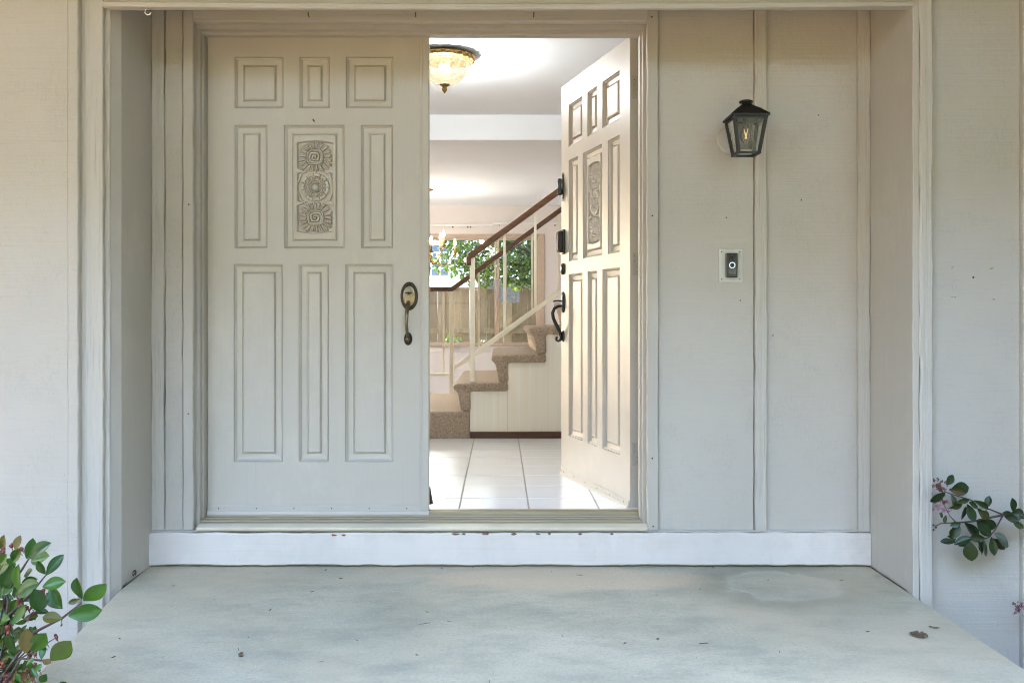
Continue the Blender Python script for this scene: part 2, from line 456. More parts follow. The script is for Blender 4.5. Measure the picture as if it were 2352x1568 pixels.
# ------------------------------------------------------------------ mesh helpers
class MB:
    def __init__(s):
        s.v, s.f = [], []

    def face(s, pts):
        i = len(s.v)
        s.v += [tuple(p) for p in pts]
        s.f.append(tuple(range(i, i + len(pts))))
        return s

    def box(s, x0, x1, y0, y1, z0, z1):
        i = len(s.v)
        s.v += [(x, y, z) for x in (x0, x1) for y in (y0, y1) for z in (z0, z1)]
        for q in ((0, 1, 3, 2), (4, 6, 7, 5), (0, 4, 5, 1), (2, 3, 7, 6), (0, 2, 6, 4), (1, 5, 7, 3)):
            s.f.append(tuple(i + k for k in q))
        return s

    def loft(s, rings, close_ends=True, cyc=True):
        i = len(s.v)
        m = len(rings[0])
        for r in rings:
            s.v += [tuple(p) for p in r]
        for a in range(len(rings) - 1):
            for k in range(m if cyc else m - 1):
                k2 = (k + 1) % m
                s.f.append((i + a * m + k, i + a * m + k2, i + (a + 1) * m + k2, i + (a + 1) * m + k))
        if close_ends:
            s.f.append(tuple(i + k for k in reversed(range(m))))
            s.f.append(tuple(i + (len(rings) - 1) * m + k for k in range(m)))
        return s

    def plank(s, x0, x1, y0, y1, z0, z1, axis='z', n=40, jit=0.0015, ch=0.003, seed=0):
        """a sawn board: chamfered section swept along its length with an uneven edge"""
        lo, hi = {'z': (z0, z1), 'x': (x0, x1), 'y': (y0, y1)}[axis]
        if axis == 'z':
            a0, a1, b0, b1 = x0, x1, y0, y1
        elif axis == 'x':
            a0, a1, b0, b1 = y0, y1, z0, z1
        else:
            a0, a1, b0, b1 = x0, x1, z0, z1
        rings = []
        for k in range(n + 1):
            t = lo + (hi - lo) * k / n
            j = [jit * 2.0 * mnoise.noise(Vector((t * 9.0, q * 7.3, seed * 3.1 + 0.5))) + jit * 1.2 * mnoise.noise(Vector((t * 40.0, q * 5.1, seed))) for q in range(4)]
            ja, jb = (0.12, 1.0) if axis == 'x' else (1.0, 0.12)
            A0, A1, B0, B1 = a0 + j[0] * ja, a1 + j[1] * ja, b0 + j[2] * jb, b1 + j[3] * jb
            sec = [(A0 + ch, B0), (A1 - ch, B0), (A1, B0 + ch), (A1, B1 - ch), (A1 - ch, B1), (A0 + ch, B1), (A0, B1 - ch), (A0, B0 + ch)]
            if axis == 'z':
                rings.append([(a, b, t) for a, b in sec])
            elif axis == 'x':
                rings.append([(t, a, b) for a, b in sec])
            else:
                rings.append([(a, t, b) for a, b in sec])
        return s.loft(rings)

    def tube(s, pts, rad, n=10, flat=1.0, up=(0, 0, 1)):
        pts = [Vector(p) for p in pts]
        rings = []
        for k, p in enumerate(pts):
            d = (pts[min(k + 1, len(pts) - 1)] - pts[max(k - 1, 0)])
            d = d.normalized() if d.length > 1e-9 else Vector((0, 0, 1))
            u = Vector(up)
            if abs(d.dot(u)) > 0.95:
                u = Vector((1, 0, 0)) if abs(d.x) < 0.9 else Vector((0, 1, 0))
            a = d.cross(u).normalized()
            b = a.cross(d).normalized()
            r = rad[k] if isinstance(rad, (list, tuple)) else rad
            rings.append([p + a * math.cos(2 * math.pi * q / n) * r + b * math.sin(2 * math.pi * q / n) * r * flat for q in range(n)])
        return s.loft(rings)

    def lathe(s, prof, c=(0, 0, 0), n=32, axis='z', sx=1.0, wob=None):
        rings = []
        for r, h in prof:
            ring = []
            for q in range(n):
                t = 2 * math.pi * q / n
                rr = r * (wob(t, h) if wob else 1.0)
                a, b2 = rr * math.cos(t) * sx, rr * math.sin(t)
                if axis == 'z':
                    ring.append((c[0] + a, c[1] + b2, c[2] + h))
                else:
                    ring.append((c[0] + a, c[1] + h, c[2] + b2))
            rings.append(ring)
        return s.loft(rings)

    def ball(s, c, r, n=8, sz=1.0):
        prof = [(max(1e-5, r * math.sin(math.pi * k / n)), -r * sz * math.cos(math.pi * k / n)) for k in range(n + 1)]
        return s.lathe(prof, c, n + 2)

    def build(s, name, mat, parent=None, smooth=False, bevel=0.0, seg=2):
        me = bpy.data.meshes.new(name)
        me.from_pydata(s.v, [], s.f)
        me.validate()
        import bmesh
        b = bmesh.new()
        b.from_mesh(me)
        bmesh.ops.recalc_face_normals(b, faces=b.faces)
        b.to_mesh(me)
        b.free()
        o = bpy.data.objects.new(name, me)
        COL.objects.link(o)
        me.materials.append(M[mat] if isinstance(mat, str) else mat)
        if smooth:
            for p in me.polygons:
                p.use_smooth = True
        if bevel:
            md = o.modifiers.new('bevel', 'BEVEL')
            md.width = bevel
            md.segments = seg
            md.limit_method = 'ANGLE'
            md.angle_limit = R(40)
        if parent is not None:
            o.parent = parent
        return o


def tag(o, label, cat, group=None):
    o['label'] = label
    o['category'] = cat
    if group:
        o['group'] = group
    return o


def thing(name, loc, label, cat, group=None, rz=0.0):
    o = bpy.data.objects.new(name, None)
    COL.objects.link(o)
    o.location = loc
    o.rotation_euler = (0, 0, rz)
    o.empty_display_size = 0.1
    return tag(o, label, cat, group)


def struct(o, kind='structure'):
    o['kind'] = kind
    return o


def link(name, me, parent, loc=(0, 0, 0), rot=(0, 0, 0), scale=(1, 1, 1)):
    o = bpy.data.objects.new(name, me)
    COL.objects.link(o)
    o.location, o.rotation_euler, o.scale = loc, rot, scale
    o.parent = parent
    return o


# ================================================================== GROUND
FLOOR = 0.20
g = MB().face([(-60, -60, -0.32), (60, -60, -0.32), (60, 60, -0.56), (-60, 60, -0.56)]).build('ground', 'soil')
struct(g)
lw = MB().face([(-40, -45, -0.30), (40, -45, -0.30), (40, -2.6, -0.30), (-40, -2.6, -0.30)]).build('lawn', 'lawn')
struct(lw)
pt = MB().box(-5.5, 1.6, -14, -3.32, -0.29, -0.12).build('driveway', 'path', bevel=0.01)
struct(pt)
slab = MB()
top = [(-1.474, 0.0), (1.552, 0.0), (1.552, -0.36), (1.558, -3.3), (-1.14, -3.3), (-1.345, -1.2), (-1.452, -0.36)]
slab.loft([[(x, y, 0.0) for x, y in top], [(x, y, -0.34) for x, y in top]])
slab = slab.build('porch_slab', 'concrete', bevel=0.012, seg=3)
struct(slab)

# ================================================================== HOUSE SHELL
house = thing('house', (0, 0, 0), 'cream painted wood sided house front with recessed entry', 'house')
# solid cores behind the boards
core = MB()
core.box(-4.6, -1.478, -0.332, 0.14, -0.34, 2.72)
core.box(1.572, 4.6, -0.352, 0.14, -0.34, 2.72)
core.box(-1.478, 1.572, -0.36, 0.14, 2.345, 2.72)
core.box(-1.478, -1.31, 0.018, 0.14, 0.13, 2.345)
core.box(0.672, 1.572, 0.018, 0.14, 0.13, 2.345)
core.box(-1.31, 0.672, 0.018, 0.14, 2.318, 2.345)
core.box(-1.478, 1.572, 0.0, 0.14, -0.34, 0.13)
core.build('wall_core', 'reveal', house)
MB().box(4.45, 4.6, 0.14, 7.5, -0.5, 2.72).build('side_wall', 'siding', house)
sh = MB()                                  # left side wall with an added unseen opening that lights the hall
for y0, y1, z0, z1 in ((.14, 5.7, -.5, 2.72), (5.7, 7.25, -.5, .1), (5.7, 7.25, 2.35, 2.72), (7.25, 7.5, -.5, 2.72)):
    sh.box(-4.6, -4.45, y0, y1, z0, z1)
sh.build('side_wall', 'siding', house)
rf = MB()
rf.loft([[(x, -2.25, 2.76), (x, -2.25, 2.90), (x, 3.6, 4.75), (x, 8.4, 2.90), (x, 8.4, 2.76)] for x in (-5.4, 5.4)])  # front eave out of view, deepened to keep sky off the upper walls
rf.build('roof', 'shingle', house)
MB().box(-5.3, 5.3, -2.24, 8.3, 2.7225, 2.758).build('soffit', 'soffit', house)
# left front wall, stepping back towards the opening
yl = -0.407
MB().plank(-3.3, -1.618, yl, -0.333, -0.30, 2.72, n=60, jit=0.0008, seed=1).build('siding_panel', 'siding', house)
MB().plank(-1.6185, -1.580, yl - 0.003, -0.333, -0.30, 2.72, n=110, jit=0.0012, seed=2).build('batten', 'siding', house)
MB().plank(-1.583, -1.500, -0.382, -0.3325, -0.30, 2.72, n=110, jit=0.0016, seed=3).build('trim_board', 'trim', house)
MB().plank(-1.503, -1.483, -0.360, -0.3325, -0.30, 2.72, n=110, jit=0.0018, seed=4).build('trim_board', 'trim', house)
MB().loft([[(-1.4835, -0.352, z), (-1.4604, -0.309, z), (-1.4604, -0.300, z), (-1.4835, -0.300, z)] for z in (-.3, .4, 1.2, 2.34)]).build('corner_board', 'reveal', house)
MB().plank(-1.4785, -1.4604, -0.308, 0.0175, 0.001, 2.34, n=60, jit=0.0008, seed=6).build('reveal_panel', 'reveal', house)
# right front wall
MB().plank(1.550, 1.5725, -0.364, 0.0175, 0.001, 2.34, n=60, jit=0.0010, seed=7).build('reveal_panel', 'reveal', house)
MB().plank(1.546, 1.5705, -0.413, -0.361, -0.30, 2.72, n=110, jit=0.0012, seed=8).build('corner_board', 'reveal', house)
MB().plank(1.5715, 1.6205, -0.419, -0.353, -0.30, 2.72, n=120, jit=0.0026, ch=0.006, seed=9).build('corner_board', 'trim', house)
MB().plank(1.6185, 1.968, -0.378, -0.3525, -0.285, 2.72, n=60, jit=0.0008, seed=10).build('siding_panel', 'siding', house)
MB().plank(1.966, 2.01, -0.402, -0.3528, -0.285, 2.72, n=110, jit=0.0016, seed=11).build('batten', 'siding', house)
MB().plank(2.008, 3.06, -0.378, -0.3525, -0.285, 2.72, n=60, jit=0.0008, seed=12).build('siding_panel', 'siding', house)

# header across the opening, with the strip at its foot
MB().plank(-1.486, 1.549, -0.401, -0.361, 2.204, 2.72, 'x', n=120, jit=0.0012, seed=13).build('header_beam', 'trimx', house)
hm = MB()
rings = []
for k in range(121):
    x = -1.486 + 3.035 * k / 120
    t = (x + 1.486) / 3.035
    sag = 0.010 * math.sin(math.pi * min(1, t * 1.05)) + 0.0015 * mnoise.noise(Vector((x * 8, 3.3, 1.0)))
    z0, z1 = 2.200 - sag, 2.2185 - sag * 0.8
    rings.append([(x, -0.4005, z0 + .002), (x, -0.402, z0), (x, -0.417, z0), (x, -0.420, z0 + .003), (x, -0.420, z1 - .003), (x, -0.417, z1), (x, -0.4005, z1)])
hm.loft(rings).build('header_strip', 'trimx', house)
MB().box(-1.4604, 1.55, -0.360, 0.0175, 2.3425, 2.3445).build('recess_ceiling', 'reveal', house)

# recess back wall: boards, panels, battens
ZB, ZT = 0.150, 2.330
MB().plank(-1.4604, PX(379, 0), -0.012, 0.0178, ZB, ZT, n=110, jit=0.0016, seed=20).build('batten', 'trim', house)
MB().plank(PX(380.5, 0), PX(420, 0), -0.006, 0.0178, ZB, ZT, n=90, jit=0.0012, seed=21).build('batten', 'siding', house)
MB().plank(0.664, PX(1731, 0), -0.002, 0.0178, ZB, ZT, n=60, jit=0.0008, seed=22).build('siding_panel', 'siding', house)
MB().plank(PX(1732, 0), PX(1759, 0), -0.020, 0.0178, ZB, ZT, n=120, jit=0.0022, seed=23).build('batten', 'trim', house)
MB().plank(PX(1759, 0), PX(1969, 0), -0.002, 0.0178, ZB, ZT, n=60, jit=0.0008, seed=24).build('siding_panel', 'siding', house)
MB().plank(PX(1968, 0), 1.5495, -0.020, 0.0178, ZB, ZT, n=110, jit=0.0016, seed=25).build('batten', 'trim', house)
MB().plank(-1.4600, 1.5496, -0.016, 0.0179, ZT + 0.001, 2.342, 'x', n=60, seed=26).build('frieze_board', 'trimx', house)

# kick board with its weathered top edge
MB().plank(-1.4660, 1.5475, -0.034, -0.0005, 0.0075, 0.142, 'x', n=200, jit=0.0022, ch=0.004, seed=27).build('kick_board', 'kick', house)
MB().plank(-1.4600, 1.5478, -0.020, 0.0175, 0.1425, 0.150, 'x', n=120, jit=0.0008, ch=0.002, seed=28).build('kick_cap', 'casing', house)
for x0, w in ((PX(768, -.03), .018), (PX(790, -.03), .016), (PX(1046, -.03), .03), (PX(1065, -.03), .014), (PX(1115, -.03), .026), (PX(1180, -.03), .022), (PX(1235, -.03), .018), (PX(1262, -.03), .011), (PX(1332, -.03), .014), (PX(1405, -.03), .012)):
    rr = random.Random(int(x0 * 1000))
    pts = []
    nn = 12
    for k in range(nn):
        t = 2 * math.pi * k / nn
        q = 0.7 + 0.5 * rr.random()
        pts.append((x0 + w * 0.6 * math.cos(t) * q, 0.0044 * math.sin(t) * q))
    zc = 0.1335 if x0 < -0.3 else 0.1385
    MB().loft([[(x, -0.0355, zc + z) for x, z in pts], [(x, -0.0325, zc + z) for x, z in pts]]).build('paint_chip', 'chip', house)

# door casing, jambs, stops
CL0, CL1 = PX(420.5, -.02), PX(444, -.02)
CR0, CR1 = PX(1487, -.02), PX(1512, -.02)
ZH = PZ(50, -.02)
casing = MB().plank(CL0, CL1, -0.022, 0.0176, 0.1515, 2.3298, n=110, jit=0.0009, seed=30)
casing.build('door_casing', 'casing', house)
MB().plank(CR0, CR1, -0.022, 0.0176, 0.1515, 2.3298, n=110, jit=0.0010, seed=31).build('door_casing', 'casing', house)
MB().plank(CL1 + .0005, CR0 - .0005, -0.0225, 0.0176, ZH, 2.3296, 'x', n=110, jit=0.001, seed=32).build('door_casing', 'trimx', house)
for (dx, yf, yb, nm) in ((0.0, 0.022, 0.15, 'door_jamb'), (0.0125, 0.056, 0.098, 'door_stop')):
    a = CL1 - 0.03 + dx + 0.02
    j = MB()
    j.plank(-1.3095, -1.2690 + dx * 0.45, yf, yb, 0.16, ZH - 0.018 - dx, n=40, jit=0.0005, ch=0.002, seed=33)
    j.build(nm, 'casing', house)
    j = MB()
    j.plank(0.604 - dx * 0.55, 0.6715, yf, yb, 0.16, ZH - 0.018 - dx, n=40, jit=0.0005, ch=0.002, seed=34)
    j.build(nm, 'casing', house)
    j = MB()
    j.plank(-1.3095, 0.6715, yf, yb, ZH - 0.0175 - dx, 2.3175, 'x', n=60, jit=0.0005, ch=0.002, seed=35)
    j.build(nm, 'casing', house)

# threshold: profiled sill
prof = [(0.150, 0.12), (0.150, FLOOR + .004), (0.128, FLOOR + .006), (0.100, FLOOR + .002), (0.098, .192), (0.080, .191), (0.078, .187), (0.058, .186), (0.055, .1815), (0.030, .181), (0.027, .176), (0.002, .174), (0.0, .12)]
si = MB().loft([[(x, y, z) for y, z in prof] for x in (-1.2675, 0.6035)]).build('door_sill', 'sill', house)
prof = [(0.0005, .151), (0.0005, .1755), (-0.006, .1752), (-0.030, .170), (-0.040, .166), (-0.043, .160), (-0.040, .1525), (-0.02, .151)]
MB().loft([[(x, y, z) for y, z in prof] for x in (PX(452, -.03), PX(1487, -.03))]).build('sill_nosing', 'sillfront', house, bevel=0.002)

# nails, screws and old holes
def spot(v, vy, y, r, mat='nail', name='nail_head', par=house, dy=0.002):
    c = P(v, vy, y)
    MB().lathe([(r, -dy), (r * .8, -dy * 1.4), (1e-4, -dy * 1.4)], c, 8, 'y').build(name, mat, par)
for v, vy in ((434, 470), (433, 950), (1498, 496), (1498, 1052), (1500, 1208), (1497, 40)):
    spot(v, vy, -0.022, 0.0035, 'hole', 'nail_hole')
for v, vy in ((1987, 620), (1712, 240), (1880, 265), (1840, 460), (1668, 500), (1700, 690), (1775, 770), (1727, 245)):
    spot(v, vy, -0.003, 0.003, 'hole', 'nail_hole')
for v, vy in ((2190, 616), (2279, 616), (2191, 684), (2281, 687)):
    for q in range(4):
        c = P(v + random.uniform(-5, 5), vy + random.uniform(-3, 3), -0.3785)
        w = random.uniform(.004, .008)
        MB().box(c.x - w / 2, c.x + w / 2, -0.3795, -0.376, c.z - .0014, c.z + .0014).build('putty_mark', 'putty', house)
spot(2235, 637, -0.378, 0.004, 'hole', 'nail_hole')
for v in (710, 955, 1225):
    c = P(v, 40, -0.0225)
    MB().tube([c + Vector((0, .002, 0)), c + Vector((.001, -.022, .003)), c + Vector((.002, -.026, .013))], 0.0022, 6).build('bent_nail', 'nail', house)

# ================================================================== DOORS
DW, DH, DT = 0.918, 2.086, 0.045
K = 532.0
rows = [
    ((132, 250), ((539, 651), (688, 757), (795, 903))),
    ((288, 571), ((539, 614), (653, 791), (829, 902))),
    ((607, 1060), ((537, 650), (686, 755), (793, 903))),
]
ROWS = []
for (a, b2), cs in rows:
    ROWS.append(((1178 - b2) / K, (1178 - a) / K, [((c0 - 477) / K, (c1 - 477) / K) for c0, c1 in cs]))
ROWS.sort()


def leaf_mesh():
    m = MB()
    z = 0.0
    def q(x0, x1, z0, z1):
        m.face([(x0, 0, z0), (x1, 0, z0), (x1, 0, z1), (x0, 0, z1)])
    for z0, z1, cs in ROWS:
        q(0, DW, z, z0)
        x = 0.0
        for c0, c1 in cs:
            q(x, c0, z0, z1)
            x = c1
        q(x, DW, z0, z1)
        z = z1
    q(0, DW, z, DH)
    m.face([(0, DT, 0), (0, DT, DH), (DW, DT, DH), (DW, DT, 0)])
    m.face([(0, 0, 0), (0, 0, DH), (0, DT, DH), (0, DT, 0)])
    m.face([(DW, 0, 0), (DW, DT, 0), (DW, DT, DH), (DW, 0, DH)])
    m.face([(0, 0, DH), (DW, 0, DH), (DW, DT, DH), (0, DT, DH)])
    m.face([(0, 0, 0), (0, DT, 0), (DW, DT, 0), (DW, 0, 0)])
    return m


PROF = [(0, 0), (.0003, .0085), (.0024, .0085), (.0028, .0035), (.006, .0055), (.0095, .0095), (.0105, .0135), (.0135, .0145), (.031, .0165), (.0325, .0205), (.0350, .0205), (.0385, .0115), (.0400, .0080), (.0430, .0065), (.0450, .0075), (.0475, .0075)]


def panel_mesh(w, h):
    m = MB()
    rings = []
    for i, d in PROF:
        rings.append([(i, d, i), (w - i, d, i), (w - i, d, h - i), (i, d, h - i)])
    m.loft(rings, close_ends=False)
    i, d = PROF[-1]
    m.face([(i, d, i), (w - i, d, i), (w - i, d, h - i), (i, d, h - i)])
    return m


# carved relief: a height field evaluated from the pattern
def carving_mesh():
    W2, H2 = 0.080, 0.206
    nx, nz = 150, 380
    xs = np.linspace(-W2, W2, nx)
    zs = np.linspace(-H2, H2, nz)
    X, Z = np.meshgrid(xs, zs)
    def sst(a, b, x):
        t = np.clip((x - a) / (b - a), 0, 1)
        return t * t * (3 - 2 * t)
    # outline of the carved pocket
    edge = 0.192 + 0.010 * (1 - (X / .078) ** 2)
    inside = sst(0.0, 0.005, 0.0785 - np.abs(X)) * sst(0.0, 0.005, edge - np.abs(Z))
    h = np.zeros_like(X)                       # 0 = pocket floor, 1 = proud
    for cx, cz, n, spin, ph in ((-.001, .131, 20, 1, 0.1), (.002, -.131, 20, -1, 0.35)):
        x, z = X - cx, Z - cz
        th = np.arctan2(z, x)
        r = ((np.abs(x) / .074) ** 3 + (np.abs(z) / .066) ** 3) ** (1 / 3.0)
        r = r * (1 + .03 * np.sin(3 * th + ph))
        wig = th * n / 2 + ph * 3 + .5 * np.sin(3 * th + 1 + ph)
        pet = np.abs(np.sin(wig))
        body = sst(.30, .55, pet) * sst(.48, .56, r) * (1 - sst(.90, 1.0, r + .10 * (1 - pet)))
        vein = 1 - .35 * sst(.93, .99, pet)
        h = np.maximum(h, body * (.72 + .28 * r) * vein)
        rr = np.sqrt((x / .030) ** 2 + (z / .027) ** 2) * (1 + .06 * np.cos(4 * th))
        fr = (rr * 2.3 - spin * th / (2 * np.pi) + ph) % 1.0
        sp = sst(.0, .16, fr) * (1 - sst(.62, .80, fr))
        h = np.maximum(h, sp * (1 - sst(1.0, 1.12, rr)))
        h = np.maximum(h, .9 * (sst(1.02, 1.10, rr) * (1 - sst(1.22, 1.30, rr))))
    x, z = X, Z - .001
    th = np.arctan2(z, x)
    r = np.sqrt((x / .063) ** 2 + (z / .063) ** 2)
    sect = np.abs(np.sin(th * 11 / 2 + .2))
    plate = sst(.12, .24, sect) * sst(.40, .47, r) * (1 - sst(.93, 1.0, r))
    for k in range(11):
        a = (2 * k + 1) * math.pi / 11 - .4 / 11
        dx, dz = x - .041 * math.cos(a), z - .041 * math.sin(a)
        q = np.sqrt(dx * dx + dz * dz)
        plate = plate - .75 * sst(.0045, .0055, q) * (1 - sst(.0072, .0085, q)) * (plate > .4)
    h = np.maximum(h, plate * .85)
    h = np.maximum(h, np.sqrt(np.clip(1 - (r / .27) ** 2, 0, 1)) * 1.15)
    h = np.maximum(h, .8 * sst(.29, .32, r) * (1 - sst(.35, .39, r)))
    oct_ = np.maximum(np.abs(x), np.abs(z)) * .55 + (np.abs(x) + np.abs(z)) * .36
    h = np.maximum(h, .75 * sst(.0715, .0735, oct_) * (1 - sst(.0785, .080, oct_)) * (np.abs(z) < .066))
    for sx in (-1, 1):
        for sz in (-1, 1):
            u, w = sx * X - .048, sz * (Z - .001) - .069
            tri = np.minimum(u, .030 - u) * 1.0
            t2 = np.minimum(tri, .34 * u + .0005 - np.abs(w) * .9 + .002)
            h = np.maximum(h, .8 * sst(.0005, .0028, t2))
    depth = inside * (0.0190 - 0.0178 * np.clip(h, 0, 1.10))
    me = bpy.data.meshes.new('carving')
    verts = np.stack([X, depth, Z], -1).reshape(-1, 3)
    idx = np.arange(nx * nz).reshape(nz, nx)
    faces = np.stack([idx[:-1, :-1], idx[:-1, 1:], idx[1:, 1:], idx[1:, :-1]], -1).reshape(-1, 4)
    me.from_pydata(verts.tolist(), [], faces.tolist())
    me.materials.append(M['door'])
    for p in me.polygons:
        p.use_smooth = True
    return me


CARVE = carving_mesh()
LEAF = leaf_mesh()


def make_door(name, loc, rz, mirror, label):
    d = thing(name, loc, label, 'door', rz=rz)
    s = -1 if mirror else 1
    lo = LEAF.build('door_leaf', 'door', d, bevel=0.0018)
    lo.scale.x = s
    for z0, z1, cs in ROWS:
        for c0, c1 in cs:
            w, h = c1 - c0, z1 - z0
            po = panel_mesh(w, h).build('panel', 'door', d)
            po.location = (s * c0, 0, z0)
            po.scale.x = s
            if 0.24 < w < 0.28 and h < 0.6:
                # cut the flat field away where the carving lies
                me = po.data
                bw, bh = 0.160, 0.412
                m = MB()
                rings = [[(i, dd, i), (w - i, dd, i), (w - i, dd, h - i), (i, dd, h - i)] for i, dd in PROF]
                ax, az = w / 2 - bw / 2, h / 2 - bh / 2
                rings.append([(ax, PROF[-1][1], az), (ax + bw, PROF[-1][1], az), (ax + bw, PROF[-1][1], az + bh), (ax, PROF[-1][1], az + bh)])
                m.loft(rings, close_ends=False)
                m2 = m.build('tmp', 'door')
                po.data = m2.data
                bpy.data.objects.remove(m2)
                co = link('carving', CARVE, po, (w / 2, PROF[-1][1], h / 2))
    # sweep along the foot
    sw = MB()
    prof = [(-.0005, .034), (-.006, .034), (-.0075, .032), (-.0075, .013), (-.014, .009), (-.017, .000), (-.016, -.010), (-.0005, -.010)]
    x1 = DW + (0.037 if not mirror else 0.0)
    sw.loft([[(s * x, y, z) for y, z in prof] for x in (0.002, x1)])
    so = sw.build('door_sweep', 'door', d)
    for k in range(6):
        x = s * (0.05 + k * 0.162)
        MB().lathe([(.004, 0), (.0035, -.0012), (1e-4, -.0014)], (x, -.0072, .023), 8, 'y').build('screw', 'hinge', so)
        MB().box(x - .0016, x + .0016, -.0095, -.0083, .020, .026).build('screw_slot', 'hole', so)
    return d


Z0 = PZ(1178, .10)
doorL = make_door('entry_door', (PX(477, .10), 0.10, Z0), 0.0, False, 'closed left leaf of cream double door with bronze pull handle')
# astragal
ast = MB()
ast.plank(DW - .0005, DW + .0375, -.012, .030, 0.014, DH, n=40, jit=.0004, ch=.0025, seed=40)
ast.build('astragal', 'door', doorL)
MB().plank(DW + .007, DW + .0115, -.0145, -.0115, 0.03, DH - .01, n=20, jit=.0003, ch=.001, seed=41).build('astragal_bead', 'door', doorL)
# small nails on the door
for v, vy, r in ((722, 279, .005), (1125, 0, 0), (723, 402 * .7656 / 1, 0)):
    if r:
        spot_c = (PX(v, .1) - doorL.location.x, 0, PZ(vy, .1) - Z0)
        MB().tube([(spot_c[0], .003, spot_c[2]), (spot_c[0] - .002, -.008, spot_c[2] + .001), (spot_c[0] - .004, -.010, spot_c[2] + .006)], .0025, 6).build('nail_hook', 'nail', doorL)

# bronze handle set (left door)
def DL(v, vy, y=0.0):
    return Vector((PX(v, .1 + y) - doorL.location.x, y, PZ(vy, .1 + y) - Z0))
hs = DL(940, 680)
ov = MB().lathe([(.041, 0), (.041, -.003), (.038, -.006), (.034, -.007), (.033, -.005)], hs, 40, 'y')
for i, (x, y, z) in enumerate(ov.v):
    ov.v[i] = (hs.x + (x - hs.x) * .92, y, hs.z + (z - hs.z) * 1.5)
handle = ov.build('handle_plate', 'bronzedark', doorL, smooth=True)
ov = MB().lathe([(.0335, -.0051), (.028, -.0075), (.018, -.009), (1e-4, -.0095)], hs, 40, 'y')
for i, (x, y, z) in enumerate(ov.v):
    ov.v[i] = (hs.x + (x - hs.x) * .92, y, hs.z + (z - hs.z) * 1.52)
ov.build('plate_face', 'bronze', handle, smooth=True)
tl = MB()
tl.tube([hs + Vector((-.0, -.006, .011)), hs + Vector((0, -.03, .012))], .005, 8)
tl.box(hs.x - .017, hs.x + .017, -.040, -.028, hs.z + .012, hs.z + .016)
tl.build('thumb_latch', 'bronzedark', handle, bevel=.002)
a0, a1 = DL(938.5, 694), DL(938, 778)
arc = []
for k in range(15):
    t = k / 14
    q = a0.lerp(a1, t)
    arc.append((q.x + .003 * math.sin(t * 3.1) * -1, -.006 - .050 * math.sin(math.pi * min(1, t * 1.02)) ** .75, q.z))
MB().tube(arc, [.0095 - .004 * (k / 14) if k > 1 else .0085 for k in range(15)], 12).build('pull', 'bronze', doorL, smooth=True)
hb = DL(937.5, 778)
ov = MB().lathe([(.0175, 0), (.0175, -.004), (.013, -.007), (.008, -.010), (1e-4, -.011)], hb, 28, 'y')
for i, (x, y, z) in enumerate(ov.v):
    ov.v[i] = (x, y, hb.z + (z - hb.z) * 1.6)
hb2 = ov.build('lower_plate', 'bronzedark', doorL, smooth=True)
MB().ball(hb + Vector((0, -.014, 0)), .0095, 10).build('plate_knob', 'bronze', hb2, smooth=True)
MB().loft([[(DW + .037, .03, .03), (DW + .052, .045, .03), (DW + .05, .06, .03), (DW + .03, .06, .03)], [(DW + .035, .03, .105), (DW + .039, .045, .105), (DW + .039, .055, .105), (DW + .03, .055, .105)]]).build('draught_block', 'stopper', doorL, bevel=.003)

# open right door
PIN = Vector((0.575, 0.19))
ang = math.atan2(0.88, 0.241)                      # opened angle from closed
doorR = make_door('entry_door', (0.575, 0.19, Z0), -ang, True, 'open right leaf of cream double door with dark iron handle')
# local frame of doorR: -x runs to the free edge, -y is the outer face
def hinge(z):
    hp = MB()
    pts = []
    for (x, zz) in ((0, -.05), (0, .05)):
        pass
    hp.box(-.0005, .0030, .010, .0445, z - .05, z + .05)
    ho = hp.build('hinge', 'hinge', doorR, bevel=.0004)
    MB().tube([(.008, .050, z - .05), (.008, .050, z + .05)], .006, 10).build('hinge_pin', 'hinge', ho, smooth=True)
    for q in (-.034, -.012, .012, .034):
        MB().ball((.0016, .026 + .006 * (1 if q * 10 % 2 > 1 else -1), z + q), .0025, 6).build('hinge_screw', 'nail', ho)
for zz in (1.86, 1.08, .24):
    hinge(zz)
def DR(u, z, y=0.0):
    return Vector((-DW + u, y, z))
zt = lambda vy: (734 - vy) / 427.0 + CAM_Z - Z0          # height of a mark on the free stile
# knocker
kz = zt(430)
kn = MB()
kn.lathe([(.0005, -.078), (.006, -.074), (.004, -.066), (.010, -.060), (.007, -.052), (.013, -.04), (.010, .04), (.008, .052), (.011, .058), (.0055, .066), (.0065, .073), (.0005, .078)], DR(.035, kz, -.004), 12)
for i, (x, y, z) in enumerate(kn.v):
    kn.v[i] = (x, -.004 + (y + .004) * .4, z)
ko = kn.build('door_knocker', 'pewter', doorR, smooth=True)
kr = MB()
kr.lathe([(.001, -.045), (.012, -.040), (.015, -.028), (.011, -.010), (.009, .010), (.012, .035), (.009, .045), (.001, .047)], DR(.035, kz - .003, -.021), 14)
kr.build('knocker_ring', 'pewter', ko, smooth=True)
# keypad lock
lz = zt(556)
lk = MB()
lk.loft([[(DR(.035, lz).x + x, y, lz + z) for x, z in ((-.032, -.058), (-.022, -.066), (.022, -.066), (.032, -.058), (.032, .058), (.022, .066), (-.022, .066), (-.032, .058))] for y in (0, -.012)])
lo = lk.build('keypad_lock', 'black', doorR, bevel=.003)
lk = MB()
lk.loft([[(DR(.035, lz).x + x * s_, y, lz + z * s2) for x, z in ((-.032, -.054), (-.020, -.062), (.020, -.062), (.032, -.054), (.032, .054), (.020, .062), (-.020, .062), (-.032, .054))] for y, s_, s2 in ((-.0122, .85, .95), (-.030, .80, .93), (-.036, .62, .78))])
lk.build('lock_cover', 'gloss', lo, bevel=.004)
